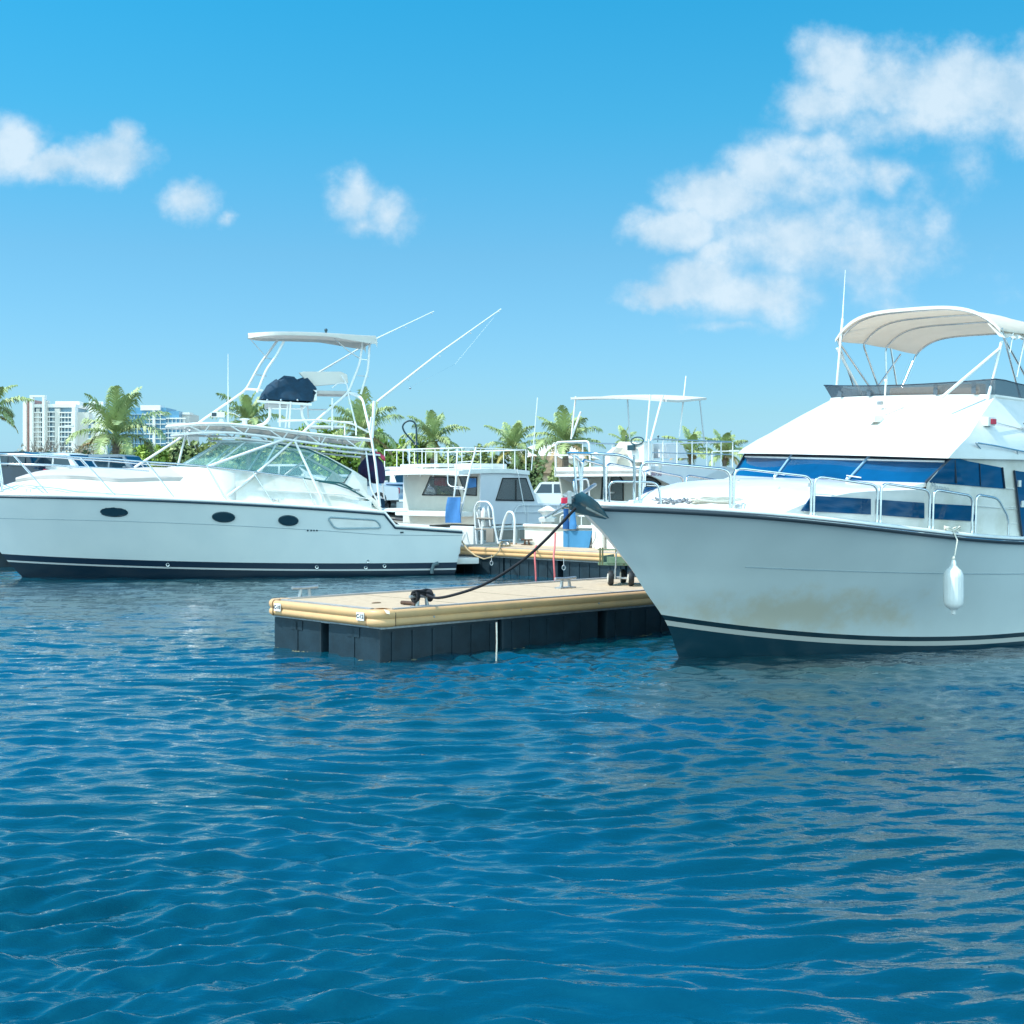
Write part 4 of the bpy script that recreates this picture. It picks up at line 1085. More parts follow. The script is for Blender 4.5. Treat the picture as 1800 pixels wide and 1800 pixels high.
# --- foredeck with crown, cabin trunk
def dk(x, u):     # deck surface
    return Vector((x, u*hbL(x)*.975, sheerL0(x)+.055+ (0.0)))
cr_pts = [(0, .03), (.4, .06), (.7, .17), (.97, .26), (1.4, .39), (1.9, .47), (3.6, .56), (5, .64), (6.4, .68), (7.2, .68), (8.2, .62), (9.0, .5)]
crown = smoothtab(cr_pts)
def deck_h(x, y):
    x = max(.02, x); hb_ = hbL(x)*.975; ins = min(.38, hb_*.5); c = crown(x); d = max(0, hb_-abs(y))
    if d < ins: z = .05*d/ins
    else:
        q = min(1, (d-ins)/max(.02, min(.42, hb_-ins))); z = .05+(c-.05)*(1-(1-max(0, min(1, (d-ins)/max(.02, hb_-ins))))**2.3)+.04*(1-(y/hb_)**2)
    return sheerL0(x)+.055+z
rows = []
for i in range(48):
    x = .02+8.9*(i/47)**1.1; hb_ = hbL(x)*.975
    rows.append([Vector((x, u*hb_, deck_h(x, u*hb_))) for u in [-1+2*k/24 for k in range(25)]])
MB().grid(rows).build('foredeck', gel, lr, smooth=60)
decktop = lambda x: sheerL0(x)+.055+crown(x)+.04
# sun pad
pad_m = mat('grey_beige_vinyl', (.50, .47, .45), .6, var=.06, vscale=4)
pz = []
for i in range(24):
    x = .97+(5.95-.97)*i/23; w = .16+.78*min(1, (x-.9)/2.4)**.75
    row = [Vector((x, -w-.03, deck_h(x, w+.03)-.02)), Vector((x, -w-.04, deck_h(x, w)+.07))]
    row += [Vector((x, u*w, deck_h(x, u*w)+.105+.010*math.sin(5*x+u))) for u in [-1+2*k/12 for k in range(13)]]
    row += [Vector((x, w+.04, deck_h(x, w)+.07)), Vector((x, w+.03, deck_h(x, w+.03)-.02))]
    pz.append(row)
MB().sheet(pz, .04).build('sun_pad', pad_m, lr, smooth=50)
# deckhouse flank rising to the windscreen: a raised coaming from x 4.2 to 9.6
WBp = []
def wsbase(v):   # v in -1..1 around the windscreen foot, 0 = bow centre
    a = abs(v); s = 1 if v > 0 else -1
    xc = 4.75
    if a < .5: t = a/.5*PI/2; return Vector((xc+1.25*(1-math.cos(t)), s*1.42*math.sin(t), 0))
    t = (a-.5)/.5; return Vector((xc+1.25+3.05*t, s*(1.42+.10*t), 0))
def zbase(x):     # height of the windscreen foot, measured on the near side
    return interp(zb_t, x)
zb_t = []
for (px, py) in ((365, 821), (400, 825), (450, 830), (510, 838), (560, 846), (600, 850), (640, 872), (665, 893)):
    p = LF.y(px, py, -1.48); zb_t.append((p.x, p.z))

zfront = LF.y(290, 818, 0.2).z
zb_t = [(4.3, zfront)]+zb_t
mb = MB()
base_pts = []
for k in range(81):
    v = -1+2*k/80; p = wsbase(v); p.z = zbase(p.x); base_pts.append(p)
low = []
for p in base_pts:
    fr_ = max(0, 1-abs(p.y)/1.45); q = Vector((p.x-.45*fr_-.12, p.y*1.12, 0)); q.z = min(deck_h(min(q.x, 8.8), q.y)-.03, p.z-.03); low.append(q)
MB().grid([low, [a.lerp(b, .6)+Vector((0, 0, .05)) for a, b in zip(low, base_pts)], base_pts]).build('cabin_coaming', gel, lr, smooth=40)
# side wall from the deck up to gasket, closing aft
def flank(s):
    xs_ = np.linspace(6.0, 10.2, 22); rows = []
    for x in xs_:
        w0 = min(hbL(x)-.16, 1.72); zt = interp(zb_t, x) if x < zb_t[-1][0] else zb_t[-1][1]; z0 = sheerL0(min(x, 9.8))+.06
        zt = max(zt, z0+.02)
        rows.append([Vector((x, -(w0+(1.50-w0)*t)*s, z0+(zt-z0)*t)) for t in (0, .15, .5, .85, 1)])
    MB().grid(rows).build('cabin_side', gel_old, lr, smooth=40)
both(flank)
# windscreen frame + glass
glassL = bpy.data.materials.new('green_tinted_glass'); glassL.use_nodes = True
b_ = glassL.node_tree.nodes['Principled BSDF']; b_.inputs['Base Color'].default_value = (.35, .72, .70, 1); b_.inputs['Roughness'].default_value = .03; b_.inputs['Alpha'].default_value = .16; b_.inputs['Specular IOR Level'].default_value = .8
def wstop(v):
    a = abs(v); s = 1 if v > 0 else -1; xc = 5.75
    if a < .5: t = a/.5*PI/2; p = Vector((xc+.95*(1-math.cos(t)), s*1.22*math.sin(t), 0))
    else: t = (a-.5)/.5; p = Vector((xc+.95+(1.55)*t, s*(1.22+.05*t), 0))
    return p
zt_t = []
for (px, py) in ((378, 774), (433, 776), (490, 782), (545, 792)):
    p = LF.y(px, py, -1.24); zt_t.append((p.x, p.z))

zt_t = [(5.0, LF.y(347, 771, .3).z)]+zt_t
def gpanel(v0, v1, n=10):
    r0 = []; r1 = []
    for k in range(n+1):
        v = v0+(v1-v0)*k/n; a = wsbase(v); a.z = zbase(a.x)+.01; b = wstop(v); b.z = interp(zt_t, b.x); r0.append(a); r1.append(b)
    return r0, r1
vs_ = [-.60, -.36, -.12, .12, .36, .60]
for i in range(len(vs_)-1):
    r0, r1 = gpanel(vs_[i], vs_[i+1]); gp1 = MB(); gp1.sheet([r0, r1], Vector((.006, 0, 0))); gp1.build('windscreen_pane', glassL, lr, smooth=60)
# side glass: long pane tapering aft to a point
ga = [LF.y(a, b, -w) for a, b, w in ((448, 829, 1.46), (510, 837, 1.48), (560, 845, 1.49), (604, 848, 1.50), (617, 829, 1.45), (575, 805, 1.36), (541, 790, 1.28), (489, 781, 1.26))]
both(lambda s: MB().prism(mir(ga, s), (0, .008*s, 0)).build('side_glass', glassL, lr))
fr = mat('windscreen_frame', (.50, .62, .64), .3, .3)
for v in vs_:
    a, b = wsbase(v), wstop(v); a.z = zbase(a.x); b.z = interp(zt_t, b.x); MB().tube([a, b], .026, 6).build('windscreen_mullion', fr, lr, smooth=60)
r0, r1 = gpanel(-.98, .98, 60)
gask = mat('dark_teal_gasket', (.01, .09, .10), .4)
MB().tube(r0, .022, 6).build('gasket', gask, lr, smooth=60)
r0b, r1b = gpanel(-.62, .62, 50); MB().tube(r1b, .03, 6).build('windscreen_header', fr, lr, smooth=60)
both(lambda s: MB().tube(mir([ga[7], ga[6], ga[5], ga[4], ga[3]], s), .020, 6).build('glass_frame', gask, lr, smooth=60))
# white quarter panel from behind the glass down to the cockpit
qp = [LF.y(a, b, -w) for a, b, w in ((541, 787, 1.27), (575, 802, 1.33), (622, 827, 1.42), (645, 842, 1.46), (646, 868, 1.52), (668, 885, 1.60), (672, 900, 1.66), (664, 895, 1.66), (630, 864, 1.56), (606, 850, 1.51), (619, 829, 1.46), (576, 806, 1.36))]
both(lambda s: MB().prism(mir(qp, s), (0, .05*s, 0)).build('quarter_panel', gel_old, lr))
qg = [(604, 850), (630, 860), (650, 876), (668, 893)]
both(lambda s: MB().tube(mir([LF.y(a, b, -1.62) for a, b in [(560, 846), (590, 851), (615, 860), (640, 874), (666, 895)]], s), .018, 6).build('gasket', gask, lr, smooth=60))
MB().box(LF.y(625, 861, -1.585), (.20, .012, .045)).build('vent_badge', galv, lr)
both(lambda s: MB().tube(mir(fillet([LF.y(480, 862, -1.74), LF.y(500, 863, -1.74), LF.y(600, 869, -1.75), LF.y(655, 878, -1.76)], .1, 3), s), .012, 6).build('deck_moulding', gel, lr, smooth=60))
MB().bbox(LF.y(640, 888, -1.55), (.35, .2, .22), .04).build('deck_locker', gel, lr, smooth=40)
# interior seats seen through glass
MB().bbox((7.0, .45, 1.95), (.5, .6, .75), .1).build('helm_seat', pad_m, lr, smooth=50)
MB().bbox((7.7, -.5, 1.85), (.5, .6, .6), .1).build('companion_seat', gel, lr, smooth=50)
MB().bbox((5.9, .1, 1.98), (.5, 1.9, .25), .1).build('dashboard', gel, lr, smooth=50)
# cockpit floor and walls
MB().box((10.2, 0, .85), (2.7, 3.3, .04)).build('cockpit_floor', gel_old, lr)
MB().box((9.35, 0, 1.25), (.06, 3.1, .9)).build('cockpit_bulkhead', gel_old, lr)
both(lambda s: MB().grid([[Vector((x, -s*(hbL(x)-.22), .85)), Vector((x, -s*(hbL(x)-.2), sheerL(x)+.05)), Vector((x, -s*(hbL(x)-.02), sheerL(x)+.06))] for x in (9.0, 9.4, 10.0, 10.8, 11.55)]).build('cockpit_liner', gel, lr, smooth=30))
MB().box((LL-.1, 0, s2[-1].z-.25), (.10, 3.3, .6)).build('transom_wall', gel, lr)

# --- hardtop: slab and tube frame
def ht(px, py, w): return LF.y(px, py, -w)
HW = 1.40
top_near = [(300, 748), (350, 744), (400, 745), (460, 751), (520, 759), (580, 766), (655, 773)]
rows = []
pn = [ht(a, b, HW*(.55 if i == 0 else .95 if i == 1 else 1)) for i, (a, b) in enumerate(top_near)]
pn[0].x -= .0
n0 = len(pn)
xs_t = np.linspace(0, 1, 22)
xa_, xb_ = LF.y(292, 747, .2).x, pn[-1].x
ztab = sorted([(p.x, p.z) for p in pn])

for t in xs_t:
    x = xa_+(xb_-xa_)*t; w = HW*min(1, (max(t, .0)/.22)**.5) if t < .22 else HW; w = max(w, .08)
    z = interp(ztab, x)
    rows.append([Vector((x, u*w, z+.06*(1-u*u))) for u in [-1+2*k/14 for k in range(15)]])
MB().sheet(rows, .055).build('hardtop', gel, lr, smooth=50)
edge = [r_[0] for r_ in rows]; edge2 = [r_[-1] for r_ in rows]
MB().tube(edge[::-1]+edge2, .035, 8).build('hardtop_rim', gel, lr, smooth=60)
lowd = .21
le = [Vector((p.x+.12, p.y*.96, p.z-lowd-.05*min(1, max(0, (p.x-6.0)/3)))) for p in edge]; le2 = [Vector((p.x, -p.y, p.z)) for p in le]
MB().tube(le[::-1]+le2, .032, 8).build('frame_tube', alu, lr, smooth=60)
le3 = [Vector((p.x+.1, p.y*.93, p.z-.12)) for p in le[4:]]; both(lambda s: MB().tube(mir(le3, s), .026, 7).build('frame_tube', alu, lr, smooth=60))
def webs(s):
    for i in range(2, 21, 2):
        a = edge[i]+Vector((0, 0, -.03)); b = le[min(i+(1 if i % 4 else -1), 21)]
        MB().tube(mir([a, b], s), .018, 6).build('frame_web', alu, lr, smooth=60)
both(webs)
for i in (4, 8, 12, 16, 20): MB().tube([le[i], le2[i]], .022, 6).build('cross_tube', alu, lr, smooth=60)
# --- long pipes
def pipe(pts, r=.030, name='tower_leg', m_=alu, fr_=.15, s=1):
    return MB().tube(mir(fillet([LF.y(a, b, y) for a, b, y in pts], fr_, 5), s), r, 8).build(name, m_, lr, smooth=60)
pipe([(236, 822, 1.15), (325, 765, 1.2), (352, 741, 1.2), (432, 686, .55), (457, 640, .50), (488, 598, .45)])
pipe([(400, 872, -1.72), (440, 842, -1.58), (507, 782, -1.35), (612, 690, -.45), (632, 640, -.45), (638, 598, -.45)])
pipe([(366, 820, -1.55), (500, 772, -1.4)], .034); pipe([(313, 818, .25), (327, 762, .2)], .028); pipe([(330, 765, -.3), (333, 783, -.3)], .02)
pipe([(568, 883, -1.80), (566, 876, -1.80), (519, 777, -1.36)], .030); pipe([(497, 838, 1.45), (560, 790, 1.3)], .026)
pipe([(668, 890, -1.70), (660, 815, -1.62), (652, 765, -1.42), (649, 752, -1.4), (637, 700, -.9), (612, 690, -.45)], .032)
pipe([(676, 880, 1.5), (670, 830, 1.5), (648, 788, 1.35), (640, 790, 1.3)], .024)
pipe([(643, 790, -1.3), (652, 860, -1.5), (668, 888, -1.6)], .022)
pipe([(654, 770, -1.42), (656, 740, -1.42), (658, 705, -1.4)], .042, 'outrigger_base'); pipe([(653, 733, -1.42), (650, 755, -1.40)], .03)
pipe([(452, 690, -.55), (468, 650, -.5), (484, 628, -.48), (499, 600, -.45)]); pipe([(634, 693, -.55), (647, 650, -.5), (650, 600, -.48)])
pipe([(432, 684, .55), (460, 686, -.55)], .034, 'tower_cross_bar')
for pr_ in (((467, 629), (483, 632)), ((448, 658), (468, 661)), ((633, 631), (649, 633)), ((628, 660), (648, 662))):
    (a, b) = pr_; MB().tube([LF.y(*a, .48 if a[0] < 500 else -.45), LF.y(*b, -.48)], .012, 6).build('ladder_rung', chrome, lr, smooth=60)
pipe([(438, 594, .4), (470, 630, .4)], .010, 'top_stay', chrome); pipe([(588, 595, -.5), (612, 617, -.47), (634, 631, -.46)], .014, 'top_stay', chrome)
pipe([(612, 692, -.5), (626, 750, -.9)], .022); pipe([(612, 690, -.5), (628, 692, -.6), (636, 700, -.9)], .022)
# tower top
tx0, tx1 = LF.y(436, 591, 0).x, LF.y(650, 596, 0).x; zt0 = LF.y(436, 591, 0).z
rows = []
for i in range(17):
    t = i/16; x = tx0+(tx1-tx0)*t; w = .75*min(1, (t/.16)**.6 if t > 0 else .08); w = max(w, .06)
    z = zt0+.03+.04*math.sin(PI*min(1, t*1.1))
    rr = [Vector((x, u*w, z+.05*(1-u*u))) for u in [-1+2*k/10 for k in range(11)]]
    dr_ = -.03-.12*max(0, (t-.62)/.38)
    rr = [Vector((x, -w-.01, z+dr_-.04))]+rr+[Vector((x, w+.01, z+dr_-.04))]
    rows.append(rr)
rows.append([p+Vector((.03, 0, -.06-.06*(1-abs(p.y)/.8))) for p in rows[-1]]); rows.append([p+Vector((.01, 0, -.05)) for p in rows[-1]])
MB().sheet(rows, .02).build('tower_top', white_canvas, lr, smooth=45)
q = LF.y(573, 588, 0); tl = MB(); tl.cyl(q, q+Vector((0, 0, .08)), .03, 8).ball(q+Vector((0, 0, .11)), .045, 6); tl.build('masthead_light', port_f, lr, smooth=50)
# tower platform: covered console
CW = .5
console = [(457, 703), (462, 690), (470, 678), (482, 668), (485, 666), (488, 668), (498, 660), (516, 662), (521, 667), (537, 661), (551, 681), (549, 687), (545, 707)]
rows = []
cp_ = [LF.y(a, b, 0) for a, b in console]
for u in (-1, -.85, -.4, 0, .4, .85, 1):
    rows.append([Vector((p.x+.02*math.sin(9*p.z+5*u), u*CW, zb__+(p.z-zb__)*(.55 if abs(u) == 1 else .93+.07*math.cos(3*u)))) for p in cp_ for zb__ in (min(q.z for q in cp_),)])
cmb = MB(); cmb.grid(rows); cmb.v and None
r_a, r_b = rows[0], rows[-1]; i0 = 0; m_ = len(rows[0])
cmb.f.append(tuple(range(m_))); cmb.f.append(tuple(range(len(cmb.v)-1, len(cmb.v)-m_-1, -1)))
cmb.build('console_cover', navy_cloth, lr, smooth=50)
ctr = LF.y(500, 707, 0); MB().sheet([[LF.y(452, 703, .5), LF.y(452, 703, -.5)], [LF.y(500, 706, .5), LF.y(500, 706, -.5)], [LF.y(548, 709, .5), LF.y(548, 709, -.5)]], .06).build('console_shelf', gel, lr)
MB().box(LF.y(548, 697, -.0), (.10, 1.0, .26)).build('console_end', gel, lr)
for px in (470, 494, 523): MB().ball(LF.y(px, 703, -.52), .03, 6).build('snap_knob', chrome, lr)
MB().bbox(LF.y(489, 713, 0), (.6, .8, .14), .03).build('helm_pod', mat('grey_plastic', (.45, .47, .48), .5), lr)
for (pts, r) in (([(475, 708, -.3), (474, 735, -.3), (466, 745, -.3), (452, 749, -.3)], .04), ([(531, 708, -.3), (530, 732, -.3), (545, 752, -.5)], .04), ([(492, 708, -.4), (492, 750, -.4)], .026), ([(506, 710, -.4), (502, 752, -.4)], .026), ([(511, 706, -.5), (508, 752, -.5)], .026), ([(478, 718, -.4), (533, 719, -.4), (540, 710, -.4)], .018), ([(584, 700, -.5), (584, 756, -.6)], .026),
                 ([(540, 700, .4), (542, 735, .4)], .02), ([(542, 720, .4), (575, 720, .3)], .018), ([(584, 682, -.5), (594, 673, -.5), (608, 674, -.5)], .016), ([(600, 660, -.45), (610, 676, -.45), (612, 690, -.45)], .018)):
    pipe(pts, r, 'tower_post')
MB().sheet([[LF.y(519, 659, .45), LF.y(519, 659, -.45)], [LF.y(523, 656, .45), LF.y(523, 656, -.45)]], .02)
sb = [LF.y(a, b, 0) for a, b in ((522, 657), (530, 655), (595, 655), (606, 660), (608, 675), (585, 677), (545, 681))]
MB().prism([p+Vector((0, -.35, 0)) for p in sb], (0, .09, 0)).build('seat_back', mat('pale_seat_vinyl', (.68, .66, .62), .6), lr, bevel=.015)
MB().bbox(LF.y(580, 692, 0), (.95, .9, .09), .03).build('tower_seat', pad_m, lr, smooth=40)
pl_ = [LF.y(a, b, 0) for a, b in ((545, 752), (600, 752))]
MB().bbox(LF.y(570, 751, 0), (.85, 1.1, .05), .015).build('tower_step', gel, lr, smooth=40)
pipe([(488, 741, -1.2), (560, 738, -1.2), (618, 744, -1.2), (648, 760, -1.2)], .022, 'deck_rail'); pipe([(488, 737, 1.1), (560, 740, 1.1), (620, 742, 1.1)], .018, 'deck_rail')
for px in (606, 626): pipe([(px, 745, -1.2), (px, 765, -1.25)], .018, 'deck_rail')
for (px) in (561, 593, 623): MB().box(LF.y(px, 771, -1.34), (.03, .03, .10)).build('frame_bracket', alu, lr)
# spotlight, dome, antenna on the hardtop
q = LF.y(383, 729, .1); MB().bbox(q, (.32, .14, .13), .02).build('floodlight', gel, lr); MB().box(q+Vector((-.10, -.075, 0)), (.12, .01, .09)).build('floodlight_lens', port_m, lr)
MB().lathe(LF.y(389, 745, .1), [(.10, 0), (.08, .05), (.04, .12)], 12).build('light_base', gel, lr, smooth=50)
MB().lathe(LF.y(430, 746, .1), [(.07, 0), (.07, .10), (.16, .13), (.10, .15)], 12).build('horn', gel, lr, smooth=50)
MB().tube([LF.y(401, 742, .2), LF.y(401, 622, .2)], .016, 6, r2=.008).build('whip_antenna', alu, lr, smooth=60)
MB().tube([LF.y(a, b, .1) for a, b in ((400, 725), (412, 727), (422, 733))], .01, 6).build('light_cable', gel, lr, smooth=60)
# outriggers
def outr(pts, r0, r1, name='outrigger_pole'):
    P_ = [LF.y(a, b, y) for a, b, y in pts]; o = MB().tube(P_, r0, 7, r2=r1).build(name, alu, lr, smooth=60)
    L_ = len(P_)-1
    for t in (.25, .5, .75, .98): MB().ball(P_[0].lerp(P_[-1], t)+Vector((0, 0, -.03)), .022, 5).build('line_guide', chrome, o)
outr([(663, 706, -1.4), (770, 622, -1.5), (881, 543, -1.6)], .030, .012); outr([(560, 655, 1.1), (660, 596, 1.2), (763, 547, 1.3)], .026, .010)
MB().tube([LF.y(a, b, -1.6) for a, b in ((880, 543), (800, 640), (721, 681))], .001, 4).ball(LF.y(721, 682, -1.6), .03, 6).build('outrigger_line', chrome, lr)
# hanging dark cover behind the tower legs
random.seed(8)
rows = []
sil = [(795, 650, 659), (803, 646, 664), (812, 638, 672), (822, 633, 676), (832, 632, 678), (842, 640, 677), (850, 660, 674)]
for k in range(15):
    t = k/14*(len(sil)-1); i = min(int(t), len(sil)-2); f = t-i; py = sil[i][0]+(sil[i+1][0]-sil[i][0])*f; a = sil[i][1]+(sil[i+1][1]-sil[i][1])*f; b = sil[i][2]+(sil[i+1][2]-sil[i][2])*f
    row = []
    for j in range(13):
        u = j/12; p = LF.y(a+(b-a)*u, py, .35); row.append(p+Vector((0, -.30*math.sin(PI*u)-.03*math.sin(11*u+k*.7), 0)))
    rows.append(row)
hc = empty('draped_chair_cover', LF.M @ Vector((9.6, .3, 0)), R(17), 'dark navy and purple cloth draped over a tall chair in the cruiser cockpit', 'cover')
off = Vector((9.6, .3, 0))
MB().sheet([[p-off for p in r_] for r_ in rows], Vector((0, .25, 0))).build('cloth', mat('navy_purple_cloth', (.02, .03, .09), .9, c2=(.05, .02, .07), vscale=5, bump=.02, bscale=8), hc, smooth=60)
pk = LF.y(663, 799, .3)-off; mm = MB()
for k in range(9): mm.tube([pk+Vector((-.12, -.1, .06)), pk+Vector((.02+.02*k, -.16+.02*k, .02-.01*k)), pk+Vector((.10+.012*k, -.15+.02*k, -.10-.008*k))], .03, 6)
mm.build('pink_top', mat('pink_cloth', (.75, .10, .16), .85, var=.3, vscale=9), hc, smooth=60)
MB().cyl((.2, .1, .85), (.2, .1, 1.3), .06, 10).build('chair_post', chrome, hc)
MB().bbox((.15, -.05, 1.6), (.5, .4, .6), .08).build('chair_seat', navy_cloth, hc)
# --- bow rail: slanted stanchions, one long top rail
def dp(px, hbin=.12):
    lo_x, hi_x = .02, 11
    for _ in range(40):
        m_ = (lo_x+hi_x)/2; w_ = LF.M @ Vector((m_, -(hbL(m_)-hbin), sheerL0(m_)+.08)); pxx = PCX+FPX*w_.x/w_.y
        if pxx < px: lo_x = m_
        else: hi_x = m_
    return m_
def rp(px, py, ins=.30):
    w = 1.5
    for _ in range(12):
        p = LF.y(px, py, -w); w = max(.12, hbL(max(.05, p.x))-ins)
    return p
foots = [85, 203, 307, 398, 480, 554]; headp = [(22, 799), (141, 804), (258, 812), (364, 820), (444, 829), (533, 841)]
feet = []
for fx_ in foots:
    x = dp(fx_); feet.append(Vector((x, -(hbL(x)-.12), sheerL0(x)+.07)))
heads = [rp(a, b) for a, b in headp]
def srail(s):
    for a, b in zip(feet, heads): MB().tube(mir([a, b], s), .018, 7).build('rail_stanchion', chrome, lr, smooth=60)
both(srail)
tipx = .0
topr = [rp(533, 841), rp(490, 835), rp(444, 829), rp(364, 820), rp(310, 815), rp(258, 812), rp(200, 807), rp(141, 804), rp(80, 800), rp(22, 799), rp(2, 798)]
last = topr[-1]
nose = [Vector((last.x-.25, -.5, last.z)), Vector((last.x-.40, -.2, last.z))]
allr = topr+nose+[Vector((p.x, -p.y, p.z)) for p in (topr+nose)[::-1]]
MB().tube(allr, .021, 8).build('bow_rail', chrome, lr, smooth=60)
mid = [Vector((p.x+.05, p.y*1.03, p.z-.22)) for p in topr[5:]]+[Vector((p.x+.05, p.y, p.z-.22)) for p in nose]
MB().tube(mid+[Vector((p.x, -p.y, p.z)) for p in mid[::-1]], .014, 7).build('bow_rail', chrome, lr, smooth=60)
both(lambda s: MB().tube(mir([Vector((last.x-.1, -.40, last.z)), Vector((last.x+.02, -.38, sheerL0(.3)+.12))], s), .028, 7).build('rail_stanchion', chrome, lr, smooth=60))
both(lambda s: MB().box(mir([Vector((last.x+.02, -.38, sheerL0(.3)+.10))], s)[0], (.16, .12, .05)).build('rail_foot', galv, lr))
for px in (50, 486): 
    x = dp(px, .25); c = Vector((x, -(hbL(x)-.2), sheerL0(x)+.10)); cc_ = MB()
    for s in (-1, 1): cc_.cyl(c+Vector((s*.06, 0, -.03)), c+Vector((s*.045, 0, .06)), .015, 7)
    cc_.tube([c+Vector((-.17, 0, .08)), c+Vector((0, 0, .065)), c+Vector((.17, 0, .08))], .014, 7); cc_.build('deck_cleat', chrome, lr, smooth=50)

# ================================================================== things on and behind the walkway
warm_grey = mat('aft_bulkhead_paint', (.62, .60, .54), .5, var=.08, vscale=3)
side_shade_grey = mat('shade_tinted_white', (.66, .68, .72), .4, var=.05, vscale=2)  # bluish shade of the boats' near sides put into the colour
clear = bpy.data.materials.new('cabin_glass'); clear.use_nodes = True
b_ = clear.node_tree.nodes['Principled BSDF']; b_.inputs['Base Color'].default_value = (.10, .14, .16, 1); b_.inputs['Roughness'].default_value = .05; b_.inputs['Alpha'].default_value = .38
black_f = mat('black_window_rubber', (.012, .014, .016), .5)
taupe = mat('taupe_panel', (.30, .27, .23), .6, var=.15, vscale=5)
def win(fr, pts, ax, out, root, m=clear, r=.022, name='cabin_window'):
    o_ = Vector(out)
    P_ = [p+o_ for p in pts]; o = MB().tube(P_, r, 5, closed=True).build(name, black_f, root)
    MB().prism(P_, o_*-.5).build('pane', m, o); return o
# ---------------- dive boat with roof rail (behind the walkway, centre left)
BF = Frame((-.946, 43.0, 0), 43); br = BF.root('dive_boat')
tag(br, 'white dive boat moored stern-to with a railed roof, a ladder and dive racks', 'boat', 'dive boats moored stern-to')
BW = 3.75; RZ = BF.x(845, 829, 0).z; DZ = BF.x(800, 904, 0).z; 

xe = BF.y(926, 830, 0).x; xb = BF.y(946, 888, 0).x
body = MB()
def bsec(y): return [Vector((0, y, DZ-.3)), Vector((0, y, RZ)), Vector((xe, y, RZ)), Vector((xb, y, RZ-.98)), Vector((xb+3.2, y, RZ-1.05)), Vector((xb+3.4, y, DZ-.3))]
w_side = [BF.y(a, b, 0) for a, b in ((883, 841), (924, 841), (938, 880), (871, 879))]
w_a1 = [BF.x(a, b, 0) for a, b in ((743, 870), (757, 838), (799, 839), (810, 871))]; w_a2 = [BF.x(a, b, 0) for a, b in ((808, 838), (839, 839), (838, 871), (819, 870))]
sd1 = MB().prism(bsec(0), (0, .05, 0)).build('cabin_side', side_shade_grey, br); cut(sd1, [(w_side, (0, .4, 0))])
sd2 = MB().prism(bsec(BW), (0, -.05, 0)).build('cabin_side', side_shade_grey, br); cut(sd2, [([Vector((p.x, BW, p.z)) for p in w_side], (0, .4, 0))])
MB().prism([Vector((0, .05, DZ-.3)), Vector((0, .05, RZ)), Vector((0, BW-.05, RZ)), Vector((0, BW-.05, DZ-.3))], (.05, 0, 0)).build('aft_bulkhead', warm_grey, br)
cut(br.children[-1] if False else [o_ for o_ in bpy.data.objects if o_.parent == br and o_.name.startswith('aft_bulkhead')][0], [(w_a1, (.4, 0, 0)), (w_a2, (.4, 0, 0))])
MB().sheet([[Vector((xe, .05, RZ)), Vector((xe, BW-.05, RZ))], [Vector((xb, .05, RZ-.98)), Vector((xb, BW-.05, RZ-.98))]], Vector((-.04, 0, 0))).build('front_window_frame', side_shade_grey, br)
MB().sheet([[Vector((xb, .05, RZ-.98)), Vector((xb, BW-.05, RZ-.98))], [Vector((xb+3.2, .05, RZ-1.05)), Vector((xb+3.2, BW-.05, RZ-1.05))]], .04).build('bow_deck', gel, br)
# roof with aft overhang
rz = [(-.95, .0), (-.7, .05), (.3, .09), (xe*.6, .09), (xe+.05, .04)]
MB().sheet([[Vector((x, y, RZ+z+.05*(1-((y-BW/2)/(BW/2+.1))**2))) for y in np.linspace(-.08, BW+.08, 11)] for x, z in rz], .13).build('roof', gel, br, smooth=40)
MB().bbox((xe*.45, BW*.30, RZ+.18), (1.5, 1.1, .16), .06).build('roof_hatch', gel, br, smooth=40)
MB().bbox((-.1, BW*.62, RZ+.20), (.8, 1.9, .12), .05).build('roof_locker', gel, br, smooth=40)
# windows
win(BF, [BF.x(a, b, 0) for a, b in ((743, 870), (757, 838), (799, 839), (810, 871))], 0, (-.02, 0, 0), br)
win(BF, [BF.x(a, b, 0) for a, b in ((808, 838), (839, 839), (838, 871), (819, 870))], 0, (-.02, 0, 0), br)
win(BF, [BF.y(a, b, 0) for a, b in ((883, 841), (924, 841), (938, 880), (871, 879))], 1, (0, -.02, 0), br)
MB().box(BF.y(907, 861, -.03), (.03, .02, .62)).build('window_post', black_f, br)
MB().bbox((.55, BW*.55, 2.35), (.5, .5, .55), .1).build('interior_seat', warm_grey, br)
win(BF, [Vector((p.x, BW, p.z)) for p in w_side], 1, (0, .02, 0), br)
rj = MB(); 
for q in range(4): rj.bbox(BF.x(768+q*5, 846+q % 2, .16), (.12, .14, .26), .04)
rj.build('red_float_vests', mat('red_vest_cloth', (.70, .03, .05), .8, var=.2, vscale=8), br)
MB().prism([BF.x(a, b, -.012) for a, b in ((822, 841), (838, 841), (838, 856), (822, 858))], (-.02, 0, 0)).build('blue_curtain', blue_cloth, br)
# hull: sides, gunwale, cockpit aft of the bulkhead
STN = -2.35
gz = BF.y(900, 928, 0).z

